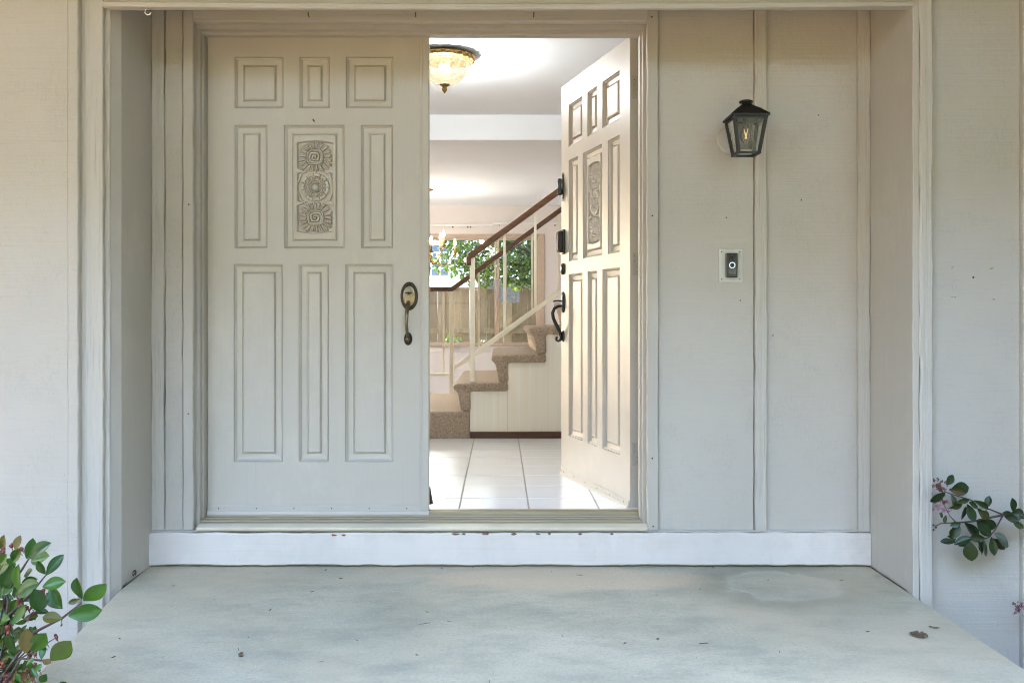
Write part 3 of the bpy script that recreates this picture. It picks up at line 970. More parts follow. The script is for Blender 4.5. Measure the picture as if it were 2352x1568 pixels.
# thumb-turn cylinder
cz = zt(618)
cl = MB().lathe([(.024, 0), (.024, -.006), (.019, -.013), (.010, -.016), (1e-4, -.016)], DR(.035, cz), 24, 'y')
for i, (x, y, z) in enumerate(cl.v):
    cl.v[i] = (x, y, cz + (z - cz) * 1.35)
cl.build('deadbolt', 'pewter', doorR, smooth=True)
# iron handle
hz = zt(694)
pl = MB().lathe([(.030, 0), (.030, -.005), (.024, -.010), (1e-4, -.013)], DR(.035, hz), 28, 'y')
for i, (x, y, z) in enumerate(pl.v):
    pl.v[i] = (x, y, hz + (z - hz) * 1.9)
po = pl.build('handle_plate', 'pewter', doorR, smooth=True)
MB().tube([DR(.035, hz + .006, -.01), DR(.035, hz + .008, -.03), DR(.035, hz + .006, -.052), DR(.035, hz + .002, -.058)], [.006, .004, .0045, .003], 8).build('thumb_latch', 'iron', po, smooth=True)
bz = zt(772)
pl = MB().lathe([(.017, 0), (.017, -.005), (.012, -.009), (1e-4, -.011)], DR(.035, bz), 24, 'y')
for i, (x, y, z) in enumerate(pl.v):
    pl.v[i] = (x, y, bz + (z - bz) * 1.75)
pl.build('lower_plate', 'pewter', doorR, smooth=True)
dz = hz - bz
hp = [(-.008, hz - .02), (-.030, hz - .022), (-.052, hz - .034), (-.062, hz - .058), (-.058, hz - .085), (-.046, hz - .112), (-.032, hz - .138), (-.020, hz - .160), (-.014, bz - .004), (-.018, bz - .020), (-.030, bz - .026), (-.040, bz - .020), (-.041, bz - .009), (-.034, bz - .004)]
hp2 = []
for k in range(len(hp) - 1):
    for q in range(3):
        t = q / 3
        hp2.append((hp[k][0] * (1 - t) + hp[k + 1][0] * t, hp[k][1] * (1 - t) + hp[k + 1][1] * t))
hp2.append(hp[-1])
rad = [.006 + .0035 * math.sin(math.pi * min(1, k / (len(hp2) * .75))) if k < len(hp2) * .75 else .0062 for k in range(len(hp2))]
MB().tube([DR(.035, z, y) for y, z in hp2], rad, 12, up=(1, 0, 0)).build('pull', 'iron', doorR, smooth=True)
MB().tube([DR(.035, bz, -.006), DR(.035, bz - .004, -.018)], .006, 8).build('pull_foot', 'iron', doorR, smooth=True)

# ================================================================== LANTERN, DOORBELL, HOOKS
lx, ly = PX(1723.5, -.25), -.187
lan = thing('wall_lantern', (lx, -0.002, 1.75), 'black metal wall lantern with seeded glass and filament bulb', 'lantern')
def rect(hw, z, hd=None):
    hd = hw if hd is None else hd
    return [(-hw, ly + .002 - hd, z), (hw, ly + .002 - hd, z), (hw, ly + .002 + hd, z), (-hw, ly + .002 + hd, z)]
zt_, zb_ = 1.826 - 1.75, 1.690 - 1.75
ht, hb_ = .0625, .0405
MB().loft([rect(.0745, zt_ + .004), rect(.0755, zt_ + .012), rect(.045, zt_ + .040), rect(.020, zt_ + .058), rect(.0175, zt_ + .064)]).build('lantern_roof', 'iron', lan, bevel=.0012)
MB().lathe([(.015, 0), (.016, .006), (.027, .010), (.028, .014), (.022, .018), (1e-4, .019)], (0, ly + .002, zt_ + .060), 24).build('roof_cap', 'iron', lan, smooth=True)
fr = MB()
for sx in (-1, 1):
    for sy in (-1, 1):
        a = Vector((sx * ht, ly + .002 + sy * ht, zt_ + .004))
        b_ = Vector((sx * hb_, ly + .002 + sy * hb_, zb_))
        w = .0065
        fr.loft([[(p.x - w, p.y - w, p.z), (p.x + w, p.y - w, p.z), (p.x + w, p.y + w, p.z), (p.x - w, p.y + w, p.z)] for p in (a, b_)])
fr.build('lantern_frame', 'iron', lan, bevel=.0008)
for hw, z, th in ((ht - .001, zt_ - .004, .008), (hb_ + .001, zb_ - .004, .009)):
    rg = MB()
    for sx in (-1, 1):
        rg.box(sx * hw - .006, sx * hw + .006, ly + .002 - hw - .0062, ly + .002 + hw + .0062, z, z + th)
        rg.box(-hw, hw, ly + .002 + sx * hw - .006, ly + .002 + sx * hw + .006, z + .0003, z + th - .0003)
    rg.build('lantern_rail', 'iron', lan)
for k in range(4):
    c, s_ = math.cos(k * math.pi / 2), math.sin(k * math.pi / 2)
    pts = [(-ht, -ht, zt_), (ht, -ht, zt_), (hb_, -hb_, zb_), (-hb_, -hb_, zb_)]
    MB().face([(x * c - y * s_, ly + .002 + x * s_ + y * c, z) for x, y, z in pts]).build('glass_pane', 'lampglass', lan)
MB().tube([(0, ly + .002, zt_ + .01), (0, ly + .002, zt_ - .022)], [.012, .0105], 14).build('bulb_socket', 'iron', lan)
bl = MB().lathe([(.010, -.022), (.013, -.032), (.022, -.052), (.024, -.066), (.019, -.082), (.009, -.091), (1e-4, -.093)], (0, ly + .002, zt_), 20)
bulb = bl.build('bulb', 'bulbglass', lan, smooth=True)
fl = MB()
for k in range(4):
    t = k * math.pi / 2 + .5
    fl.tube([(.011 * math.cos(t), ly + .002 + .011 * math.sin(t), zt_ - .036), (.004 * math.cos(t + 2.4), ly + .002 + .004 * math.sin(t + 2.4), zt_ - .074)], .0013, 6)
fl.build('filament', 'filament', bulb)
MB().tube([(0, -.122, .045), (0, -.005, .045)], .009, 12).build('lantern_arm', 'iron', lan, smooth=True)
MB().box(-.045, .045, -.1245, -.1185, -.03, .075).build('back_plate', 'iron', lan, bevel=.002)
MB().lathe([(.054, 0), (.054, -.008), (.046, -.016), (.02, -.020), (1e-4, -.020)], (-.018, 0.0005, .03), 30, 'y').build('wall_canopy', 'reveal', lan, smooth=False)

bp = P(1677.5, 610, -0.003)
bell = thing('video_doorbell', (bp.x, -0.002, bp.z), 'black video doorbell on cream plate below the lantern', 'doorbell')
MB().box(-.0505, .0505, -.008, -.0002, -.070, .070).build('mounting_plate', 'plate', bell, bevel=.002)
MB().box(-.0235, .0235, -.030, -.0082, -.051, .051).build('doorbell_body', 'black', bell, bevel=.004, seg=3)
MB().box(-.0165, .0165, -.0312, -.0302, -.036, .046).build('face_plate', 'gloss', bell, bevel=.0004)
MB().lathe([(.0128, -.0315), (.0128, -.0330), (.0098, -.0330), (.0098, -.0315)], (0, 0, 0), 32, 'y').build('ring', 'ring', bell)
MB().lathe([(.0097, -.0314), (.0090, -.0326), (1e-4, -.0332)], (0, 0, 0), 24, 'y').build('button', 'black', bell, smooth=True)
MB().lathe([(.0052, -.0314), (.004, -.033), (1e-4, -.034)], (0, 0, .031), 16, 'y').build('camera_lens', 'lens', bell, smooth=True)
for sx in (-1, 1):
    for sz in (-1, 1):
        MB().lathe([(.003, -.008), (.0025, -.0092), (1e-4, -.0094)], (sx * .038, 0, sz * .057), 8, 'y').build('screw', 'nail', bell)

def hook(name, c, d, lab, s=1.0, mat='white', plane='xz'):
    pts = [c, c + d * .012 * s]
    n_ = Vector((1, 0, 0))
    for k in range(12):
        t = -1.9 + 4.6 * k / 11
        ctr = c + d * .012 * s + Vector((0, 0, -.010 * s))
        pts.append(ctr + Vector((-.010 * s * math.cos(t + .3), -.004, -.0)) * 1 + Vector((0, 0, .010 * s * -math.sin(t + .3))))
    return tag(MB().tube(pts, .0018 * s, 8).build(name, mat, smooth=True), lab, 'hook')
hook('cup_hook', P(342, 14, -.385), Vector((0, -.3, -1)), 'small white cup hook screwed under the entry header', 1.15)
hk = P(299, 1312, -.20)
hk.x = -1.4604
ptsk = [hk, hk + Vector((.012, -.002, .002))]
for k in range(10):
    t = math.pi * (1.25 - 1.6 * k / 9)
    ptsk.append(hk + Vector((.014, -.010 - .016 * math.cos(t) * -1 - .010, .011 * math.sin(t))))
tag(MB().tube(ptsk, .0022, 8).build('cup_hook', 'nail', smooth=True), 'rusty cup hook low on the left side of the recess', 'hook')

# ================================================================== INTERIOR
SW = 2.53                                  # stair wall depth
fl = MB().box(-1.9, 1.5, 0.151, SW + 0.02, FLOOR - .12, FLOOR - .003).build('floor', 'grout')
struct(fl)
tx0, ty0, ts = -0.1797, 0.413, 0.3085
tile_cache = {}
for i in range(-6, 6):
    for j in range(-1, 8):
        x0, x1 = tx0 + i * ts, tx0 + (i + 1) * ts
        y0, y1 = ty0 + j * ts, ty0 + (j + 1) * ts
        x0, x1, y0, y1 = max(x0, -1.89), min(x1, 1.49), max(y0, .1515), min(y1, SW - .002)
        if x1 - x0 < .05 or y1 - y0 < .03:
            continue
        w, d = round(x1 - x0 - .007, 4), round(y1 - y0 - .006, 4)
        key = (w, d)
        if key not in tile_cache:
            o = MB().box(0, w, 0, d, 0, .009).build('tile', 'tile', fl, bevel=.0016)
            tile_cache[key] = o.data
        else:
            o = link('tile', tile_cache[key], fl)
            md = o.modifiers.new('bevel', 'BEVEL')
            md.width, md.segments = .0016, 2
        o.location = (x0 + .0035, y0 + .003, FLOOR - .0095 + random.uniform(-.0003, .0003))
        o.rotation_euler = (random.uniform(-.0015, .0015), random.uniform(-.0015, .0015), 0)

C1, C2, CB, BW = 2.64, 2.442, 3.29, 7.33
struct(MB().box(-4.45, 1.55, .1405, CB, C1, C1 + .06).build('ceiling_foyer', 'ceiling'))
struct(MB().box(-4.45, 2.6, CB - .004, CB + .10, C2, C1 + .05).build('ceiling_header', 'ceiling'))
struct(MB().box(-4.45, 2.6, CB + .1, BW + .1, C2, C2 + .06).build('ceiling_rear', 'ceiling'))
struct(MB().box(-4.45, -1.9, .1405, SW + .02, -.1, FLOOR - .004).build('floor_living_room', 'palecarpet'))
struct(MB().box(1.5, 1.65, .1405, CB + .05, -.5, C1).build('wall_foyer_right', 'wallgrey'))
struct(MB().box(2.5, 2.6, CB - .1, BW + .1, -.6, C2).build('wall_rear_right', 'wallint'))
struct(MB().box(1.65, 2.6, CB - .12, CB - .006, -.6, C1).build('wall_right_return', 'wallint'))
struct(MB().box(-4.45, 2.5, SW + .1, BW, -.60, -.45).build('floor_rear', 'palecarpet'))
# back wall with its window opening
WX0, WX1 = -3.6, PX(1236, BW)
WZ0, WZ1 = PZ(790, BW), PZ(545, BW)
bw = MB()
bw.box(-4.45, WX0, BW, BW + .14, -.6, C2)
bw.box(WX1, 2.5, BW, BW + .14, -.6, C2)
bw.box(WX0, WX1, BW, BW + .14, -.6, WZ0)
bw.box(WX0, WX1, BW, BW + .14, WZ1, C2)
struct(bw.build('wall_back', 'wallint'))
# window
win = thing('rear_window', ((WX0 + WX1) / 2, BW, WZ0), 'wide tan framed sliding window behind the stair railing', 'window')
cxw = (WX0 + WX1) / 2
def wbox(name, x0, x1, y0, y1, z0, z1, mat='winframe', par=None, bev=.003):
    return MB().box(x0 - cxw, x1 - cxw, y0 - BW, y1 - BW, z0 - WZ0, z1 - WZ0).build(name, mat, par or win, bevel=bev)
wbox('casing', WX1 - .001, WX1 + .078, BW - .022, BW - .0005, WZ0 - .05, WZ1 + .040)
wbox('casing', WX0 - .078, WX1 - .0015, BW - .0222, BW - .0005, WZ1 + .001, WZ1 + .0405)
wbox('window_sill', WX0 - .1, WX1 + .09, BW - .05, BW - .001, WZ0 - .030, WZ0 - .004)
wbox('apron', WX0 - .08, WX1 + .08, BW - .018, BW - .0007, WZ0 - .095, WZ0 - .031, 'wallint')
mx0, mx1 = PX(1135.6, BW), PX(1146.5, BW)
wbox('frame', WX0, WX1, BW + .03, BW + .08, WZ0 - .001, WZ0 + .018)
wbox('frame', WX0, WX1, BW + .03, BW + .08, WZ1 - .032, WZ1 + .001)
wbox('frame', WX1 - .022, WX1 + .001, BW + .0302, BW + .0798, WZ0 + .018, WZ1 - .032)
wbox('mullion', mx0, mx0 + (mx1 - mx0) * .45, BW + .025, BW + .075, WZ0 + .018, WZ1 - .032)
wbox('mullion', mx0 + (mx1 - mx0) * .55, mx1, BW + .035, BW + .085, WZ0 + .018, WZ1 - .032)
wbox('mullion', mx0 - 1.75, mx0 - 1.69, BW + .025, BW + .085, WZ0 + .018, WZ1 - .032)
gz0, gz1 = WZ0 + .018, WZ1 - .032
for a, b_ in ((WX0, mx0 - 1.75), (mx0 - 1.69, mx0), (mx1, WX1 - .022)):
    MB().box(a - cxw, b_ - cxw, .052, .056, gz0 - WZ0, gz1 - WZ0).build('glass_pane', 'winglass', win)
# curtain tracks
for (v0, v1, vy, lab) in ((930, 1130, 517.5, 'thin white curtain track over the left pane of the rear window'), (1131, 1300, 513.5, 'thin white curtain track over the right pane of the rear window')):
    a, b_ = P(v0, vy, BW - .05), P(v1, vy, BW - .05)
    t = thing('curtain_track', (a.lerp(b_, .5).x, BW, a.z), lab, 'curtain track', 'curtain tracks over the rear window')
    hl = (b_.x - a.x) / 2
    MB().box(-hl, hl, -.06, -.035, -.012, .012).build('track', 'white', t, bevel=.003)
    MB().box(-hl, hl, -.0345, -.0005, -.004, .010).build('bracket', 'white', t)
    rr = random.Random(v0)
    for k in range(7):
        xx = -hl + .08 + rr.random() * (2 * hl - .16)
        MB().box(xx - .008, xx + .008, -.054, -.044, -.030, -.0125).build('glider', 'nail' if k % 2 else 'white', t)

# ---------------------------------------------------------------- staircase
yn, yf = SW - .03, 4.10
rise, run = 0.199, 0.265
nX = [-0.325 + run * k for k in range(6)]
nZ = [0.590 + rise * k for k in range(6)]
stair = thing('staircase', (-0.2, SW, FLOOR), 'tan carpeted stairs rising right above cream wallpapered side', 'staircase')
OX, OY, OZ = stair.location
def carpet_band(top, inner, y0, y1):
    m = MB()
    ny = 2
    ring = top + inner[::-1]
    m.loft([[(x - OX, y - OY, z - OZ) for x, z in ring] for y in (y0, y0 + .0)][:1] + [[(x - OX, y - OY, z - OZ) for x, z in ring] for y in (y1,)])
    return m
def arcpts(cx, cz, r, a0, a1, n=6):
    return [(cx + r * math.cos(R(a0 + (a1 - a0) * k / n)), cz + r * math.sin(R(a0 + (a1 - a0) * k / n))) for k in range(n + 1)]
for k in range(5):
    x0, z1 = nX[k], nZ[k]
    zb = nZ[k] - rise
    x1 = nX[k + 1]
    rn = .026
    top = [(x0 + .052, zb + .0)] + [(x0 + .030, z1 - .075)] + arcpts(x0 + rn, z1 - rn - .006, rn, 200, 90, 6) + [(x1 + .050, z1)]
    inner = [(x0 + .125, zb + .0), (x0 + .115, z1 - .062), (x0 + .12, z1 - .062), (x1 + .115, z1 - .062)]
    band = [(x0 + .052, zb)] + top[1:] + [(x1 + .118, z1), (x1 + .122, z1 - .060), (x0 + .118, z1 - .062), (x0 + .122, zb)]
    # tread pad and riser pad drawn as one folded strip of carpet per step
    m = MB()
    rings = []
    ys = [yn + .012, yn + .003, yn, yn + .004, yf]
    sh = [.006, .002, 0, 0, 0]
    rings = [[(x - OX, y - OY, z - OZ) for x, z in band] for y in (yn, yf)]
    m.loft(rings)
    m.build('step', 'carpet', stair, bevel=.028, seg=5)
# landing
LX1 = nX[0] + .112
m = MB()
lz1 = 0.388
m.loft([[(x - OX, y - OY, z - OZ) for y, z in [(SW - .028, FLOOR - .001)] + [(SW - .035, lz1 - .09)] + [(y, z) for y, z in arcpts(SW - .012, lz1 - .028, .028, 180, 90, 5)] + [(yf, lz1), (yf, FLOOR - .001)]] for x in (-1.88, LX1)])
m.build('landing', 'carpet', stair, bevel=.008, seg=2)
# wallpapered side below the steps
side = [(LX1 + .003, FLOOR + .052), (1.45, FLOOR + .052)]
wp = MB()
poly = [(LX1 + .003 - OX, FLOOR - OZ), (1.46 - OX, FLOOR - OZ)]
stp = []
for k in range(5):
    stp.append((nX[k] + .110, nZ[k] - .05))
    stp.append((nX[k + 1] + .112, nZ[k] - .05))
up = [(1.46 - OX, nZ[4] - .05 - OZ)] + [(x - OX, z - OZ) for x, z in reversed(stp)] + [(LX1 + .003 - OX, stp[0][1] - OZ)]
pp = poly + up
wp.loft([[(x, y, z) for x, z in pp] for y in (-.008, .05)])
wp.build('side_panel', 'paper', stair)
MB().box(.052 - OX, .0535 - OX, -.0088, -.0078, FLOOR + .05 - OZ, 0.70 - OZ).build('paper_seam', 'grout', stair)
MB().box(LX1 + .004 - OX, 1.46 - OX, -.022, -.0085, FLOOR - OZ + .0005, FLOOR + .046 - OZ).build('baseboard', 'base', stair, bevel=.003)
struct(MB().box(-.22, 1.5, SW + .06, yf + .1, -.55, FLOOR - .004).build('stair_base', 'wallint'))
struct(MB().box(-1.9, -.2201, SW + .021, yf + .1, -.55, FLOOR - .004).build('landing_base', 'wallint'))

# ---------------------------------------------------------------- railings
slope = 0.73
def bar(mb, a, b_, w, h):
    """rectangular bar between two points in a plane of constant y; w across y, h square to its run"""
    a, b_ = Vector(a), Vector(b_)
    d = (b_ - a).normalized()
    n_ = Vector((-d.z, 0, d.x)) * h / 2
    yv = Vector((0, w / 2, 0))
    mb.loft([[p - n_ - yv, p + n_ - yv, p + n_ + yv, p - n_ + yv] for p in (a, b_)])
def railing(name, y, label, build):
    t = thing(name, (0, y, 0), label, 'railing', 'railings of the stairs')
    build(t, y)
    return t
def near(t, y):
    s = S(y)
    x0, z0 = PX(1077, y), PZ(590, y)
    xe = 1.3
    m = MB()
    bar(m, (x0, 0, z0), (xe, 0, z0 + slope * (xe - x0)), .055, .042)
    m.box(x0 - .018, x0 + .016, -.0275, .0275, z0 - .062, z0 + .004)
    m.build('handrail', 'rail', t, bevel=.004)
    xn = PX(1085, y)
    MB().box(xn - .018, xn + .018, -.018, .018, .590, z0 - .004).build('newel_post', 'railwhite', t, bevel=.002)
    zb = PZ(817, y)
    m = MB()
    bar(m, (xn + .018, 0, zb + .012), (xe, 0, zb + .012 + slope * (xe - xn - .018)), .026, .030)
    m.build('bottom_rail', 'railwhite', t, bevel=.002)
    for k in range(6):
        x = PX(1158.7, y) + k * .2185
        if x > xe - .02:
            break
        MB().box(x - .009, x + .009, -.009, .009, zb + .02 + slope * (x - xn - .018), z0 - .018 + slope * (x - x0)).build('baluster', 'railwhite', t)
def far(t, y):
    xp = PX(1037, y)
    zr = PZ(664, y)
    xe = 1.3
    xk = PX(1040, y)
    m = MB()
    bar(m, (xk - .004, 0, zr), (xe, 0, zr + slope * (xe - xk + .004)), .055, .040)
    m.build('handrail', 'rail', t, bevel=.004)
    m = MB()
    m.box(-1.88, xk + .004, -.0275, .0275, zr - .019, zr + .019)
    m.build('handrail', 'rail', t, bevel=.004)
    MB().box(xp - .018, xp + .018, -.018, .018, .35, zr - .015).build('newel_post', 'railwhite', t, bevel=.002)
    zb = PZ(846, y)
    m = MB()
    bar(m, (xp + .018, 0, zb), (xe, 0, zb + slope * (xe - xp - .018)), .026, .030)
    m.build('bottom_rail', 'railwhite', t, bevel=.002)
    zl = PZ(860, y)
    MB().box(-1.88, xp - .0185, -.013, .013, zl - .012, zl + .012).build('bottom_rail', 'railwhite', t, bevel=.002)
    for k in range(6):
        x = PX(1099.7, y) + k * .2330
        if x > xe - .03:
            break
        MB().box(x - .009, x + .009, -.009, .009, zb + .005 + slope * (x - xp - .018), zr - .016 + slope * (x - xk)).build('baluster', 'railwhite', t)
    for k in range(5):
        x = PX(1018.8, y) - k * .24
        MB().box(x - .009, x + .009, -.009, .009, zl + .01, zr - .016).build('baluster', 'railwhite', t)
railing('stair_railing', 2.60, 'nearer stair railing with dark wood handrail and thick ivory newel post', near)
railing('stair_railing', 4.06, 'farther stair railing whose wood handrail runs level then climbs', far)

# ---------------------------------------------------------------- ceiling lamp
cl_y = 1.69
clx = PX(1021, cl_y)
lamp = thing('ceiling_lamp', (clx, cl_y, C1), 'lit flush ceiling lamp with ornate brass rim and cut glass bowl', 'ceiling lamp')
def wob(t, h):
    return 1 + .018 * math.sin(t * 16) + .012 * math.sin(t * 32 + 1)
MB().lathe([(.12, -.001), (.165, -.004), (.184, -.014), (.188, -.026), (.176, -.036), (.158, -.042), (.15, -.036), (.1, -.03)], (0, 0, 0), 128, wob=wob).build('rim', 'brass', lamp, smooth=True)
orn = MB()
for k in range(22):
    t = 2 * math.pi * k / 22
    c = (.176 * math.cos(t), .176 * math.sin(t), -.032)
    orn.ball(c, .0125, 6, .9)
    t += math.pi / 22
    orn.ball((.182 * math.cos(t), .182 * math.sin(t), -.02), .009, 6)
orn.build('rim_ornament', 'brass', lamp, smooth=True)
m, nt, n, l, b = new_mat('lit_cut_glass')
tc = n.new('ShaderNodeTexCoord')
nz = tex_noise(n, l, tc.outputs['Object'], 1.0, 3, 0.6, mapping=(75, 75, 26))
em = n.new('ShaderNodeEmission')
l.new(mixc(n, l, ramp(n, l, nz, [(.40, 0.0), (.60, 1.0)]), (0.42, 0.26, 0.08), (1.0, 0.90, 0.64)), em.inputs[0])
em.inputs[1].default_value = 0.036
tr = n.new('ShaderNodeBsdfTransparent')
tr.inputs[0].default_value = (1.0, 0.99, 0.97, 1)
gls = n.new('ShaderNodeBsdfGlossy')
gls.inputs['Roughness'].default_value = .08
mx = n.new('ShaderNodeMixShader')
mx.inputs[0].default_value = .62
l.new(tr.outputs[0], mx.inputs[1])
l.new(em.outputs[0], mx.inputs[2])
mx2 = n.new('ShaderNodeMixShader')
mx2.inputs[0].default_value = .08
l.new(mx.outputs[0], mx2.inputs[1])
l.new(gls.outputs[0], mx2.inputs[2])
l.new(mx2.outputs[0], n['Material Output'].inputs[0])
M['bowl'] = m
bowl = MB().lathe([(.152, -.036), (.153, -.060), (.143, -.095), (.120, -.130), (.090, -.158), (.058, -.176), (.035, -.182)], (0, 0, 0), 96, wob=lambda t, h: 1 + .008 * math.sin(t * 24)).build('glass_bowl', 'bowl', lamp, smooth=True)
MB().lathe([(.001, -.178), (.036, -.178), (.032, -.186), (.020, -.192), (.012, -.196), (.016, -.206), (.015, -.216), (.009, -.226), (.0005, -.236)], (0, 0, 0), 32).build('finial', 'brass', lamp, smooth=True)
def point(name, loc, w, col, rad, par=None):
    L = bpy.data.lights.new(name, 'POINT')
    L.energy = w
    L.color = col
    L.shadow_soft_size = rad
    o = bpy.data.objects.new(name, L)
    COL.objects.link(o)
    o.location = loc
    o.parent = par
    return o
point('lamp_light', (0, 0, -.150), 4.4, (.94, .97, 1.0), .045, lamp)

# ---------------------------------------------------------------- chandelier
chy = 5.95
chx, chz = PX(984, chy), PZ(585, chy)
ch = thing('chandelier', (chx, chy, chz), 'lit brass candle chandelier hanging before the rear window', 'chandelier')
MB().lathe([(.001, 0), (.055, -.002), (.05, -.012), (.02, -.022), (.001, -.03)], (0, 0, C2 - chz), 24).build('canopy', 'brass', ch, smooth=True)
MB().tube([(0, 0, C2 - chz - .02), (0, 0, .1)], .005, 8).build('chain', 'brass', ch, smooth=True)
MB().lathe([(.001, -.19), (.015, -.18), (.03, -.15), (.018, -.11), (.012, -.06), (.035, -.03), (.04, -.01), (.018, .03), (.011, .08), (.02, .12), (.008, .16), (.001, .17)], (0, 0, 0), 20).build('column', 'brass', ch, smooth=True)
for k in range(8):
    t = 2 * math.pi * (k + .22) / 8
    c, s_ = math.cos(t), math.sin(t)
    rr_ = .29 if k % 2 == 0 else .21
    zz = .0 if k % 2 == 0 else .075
    pts = []
    for q in range(15):
        u = q / 14
        r_ = .02 + (rr_ - .02) * u
        z_ = -.04 - .10 * math.sin(math.pi * u) * (1 - .2 * u) + (zz + .0) * u * u + .04 * u
        pts.append((r_ * c, r_ * s_, z_))
    arm = MB().tube(pts, .0058, 8).build('arm', 'brass', ch, smooth=True)
    e = pts[-1]
    MB().lathe([(.006, 0), (.03, .004), (.034, .010), (.010, .012), (.008, .02)], e, 16).build('drip_pan', 'brass', arm, smooth=True)
    MB().tube([(e[0], e[1], e[2] + .012), (e[0], e[1], e[2] + .105)], .0115, 10).build('candle_sleeve', 'candle', arm, smooth=True)
    MB().lathe([(.006, 0), (.013, .018), (.012, .034), (.005, .055), (.0005, .068)], (e[0], e[1], e[2] + .105), 12).build('flame_bulb', 'flame', arm, smooth=True)


# ================================================================== BACKYARD
FY = 11.2
fence = thing('board_fence', (0, FY, -.55), 'weathered brown board fence behind the rear window', 'fence')
ftop = PZ(657, FY) + .55
me = None
rr = random.Random(3)
x = -4.2
pm = []
for q in range(3):
    o = MB().plank(0, .138, -.011, .011, .02, ftop - .06, n=8, jit=.002, ch=.003, seed=50 + q).build('plank', 'fence', fence)
    pm.append(o.data)
    o.location = (x, 0, 0)
    x += .1372
while x < 3.2:
    dip = 0.0 if not (PX(1126, FY) < x < PX(1176, FY)) else -.22
    o = link('plank', pm[rr.randrange(3)], fence, (x, rr.choice((-.012, .012)), rr.uniform(-.008, .004)), (0, rr.uniform(-.006, .006), 0), (1, 1, 1 + dip / ftop))
    x += .1372
for z in (.35, 1.35):
    MB().box(-4.2, 3.2, -.055, -.0125, z, z + .085).build('fence_rail', 'fence', fence, bevel=.004)
for a, b_ in ((-4.2, PX(1124, FY)), (PX(1178, FY), 3.2)):
    MB().box(a, b_, -.06, .05, ftop - .06, ftop - .02).build('fence_cap', 'fence', fence, bevel=.004)

# leaves used by the far plants
def leafcloud(name, mat, parent, centers, count, size, seed, flat=.6):
    rs = np.random.RandomState(seed)
    C = np.array([c[:3] for c in centers])
    Rr = np.array([c[3] for c in centers])
    w = Rr ** 2
    idx = rs.choice(len(C), count, p=w / w.sum())
    d = rs.normal(size=(count, 3))
    d /= np.linalg.norm(d, axis=1)[:, None]
    rad = Rr[idx] * rs.uniform(.25, 1.0, count) ** .6
    pos = C[idx] + d * rad[:, None] * np.array([1, 1, flat])
    u = rs.normal(size=(count, 3))
    u[:, 2] -= .5
    u /= np.linalg.norm(u, axis=1)[:, None]
    v = np.cross(u, rs.normal(size=(count, 3)))
    v /= np.linalg.norm(v, axis=1)[:, None]
    nrm = np.cross(u, v)
    s_ = size * rs.uniform(.6, 1.25, count)[:, None]
    p = [pos, pos + (u * .45 + v * .42) * s_ + nrm * s_ * .08, pos + u * s_, pos + (u * .45 - v * .42) * s_ + nrm * s_ * .08]
    V = np.stack(p, 1).reshape(-1, 3)
    Fc = np.arange(count * 4).reshape(-1, 4)
    me = bpy.data.meshes.new(name)
    me.from_pydata(V.tolist(), [], Fc.tolist())
    me.materials.append(M[mat])
    o = bpy.data.objects.new(name, me)
    COL.objects.link(o)
    o.parent = parent
    return o
tree = thing('maple_tree', (1.55, 10.2, -.55), 'green maple tree spreading over the fence beyond the window', 'tree')
tk = MB()
tk.tube([(0, 0, 0), (-.05, .02, .9), (-.12, 0, 1.8), (-.3, .05, 2.7), (-.5, 0, 3.6)], [.12, .10, .085, .06, .03], 12)
for e in ((-1.7, .3, 2.75), (-2.2, -.2, 3.1), (-1.0, .6, 3.2), (.5, .3, 3.4), (-1.2, -.6, 2.5), (.9, -.4, 2.9), (-2.4, .5, 3.7)):
    a = Vector((-.12, 0, 1.8))
    e = Vector(e)
    tk.tube([a, a.lerp(e, .4) + Vector((0, 0, .25)), a.lerp(e, .75) + Vector((0, 0, .15)), e], [.05, .035, .022, .008], 8)
tk.build('trunk', 'bark', tree, smooth=True)
rs = random.Random(11)
cents = []
for k in range(60):
    cx = rs.uniform(-2.35, 1.3)
    low = 2.15 + .32 * max(0, (-cx - 1.2)) + rs.uniform(-.1, .25)
    cents.append((cx, rs.uniform(-.9, .9), rs.uniform(low, low + 1.8), rs.uniform(.22, .40)))
for v, vy in ((1060, 575), (1095, 560), (1110, 590), (1080, 600), (1120, 620), (1065, 620), (1100, 640), (1170, 580), (1200, 560), (1190, 610), (1215, 600), (1180, 640), (1215, 640), (1160, 550), (1225, 570)):
    c = P(v, vy, 10.2 + rs.uniform(-.5, .5))
    cents.append((c.x - 1.55, c.y - 10.2, c.z + .55, .26))
cents += [(rs.uniform(-4.5, 2.0), rs.uniform(-.8, 4.0), rs.uniform(3.9, 6.0), rs.uniform(.5, .8)) for _ in range(60)]  # added upper crown out of view, shades the yard and fence
leafcloud('crown', 'leafT', tree, cents, 62000, .068, 5)
for k, (v, lab) in enumerate(((995, 'leftmost low green shrub before the fence'), (1065, 'low green shrub seen between the newel posts'), (1118, 'low green shrub just left of the window mullion'), (900, 'low green shrub hidden behind the closed door leaf'))):
    if k == 3:
        continue
    c = P(v, 780, 9.3)
    sb = thing('low_shrub', (c.x, 9.3, -.55), lab, 'shrub', 'low shrubs along the fence')
    cc = [(rs.uniform(-.28, .28), rs.uniform(-.2, .2), rs.uniform(.3, 1.15 + rs.uniform(0, .12)), .14) for _ in range(26)]
    leafcloud('foliage', 'leafH', sb, cc, 1500, .06, 20 + k, 1.3)
    st = MB()
    for q in range(5):
        st.tube([(rs.uniform(-.1, .1), 0, 0), (rs.uniform(-.2, .2), rs.uniform(-.1, .1), .9)], [.012, .004], 6)
    st.build('stem', 'bark', sb)

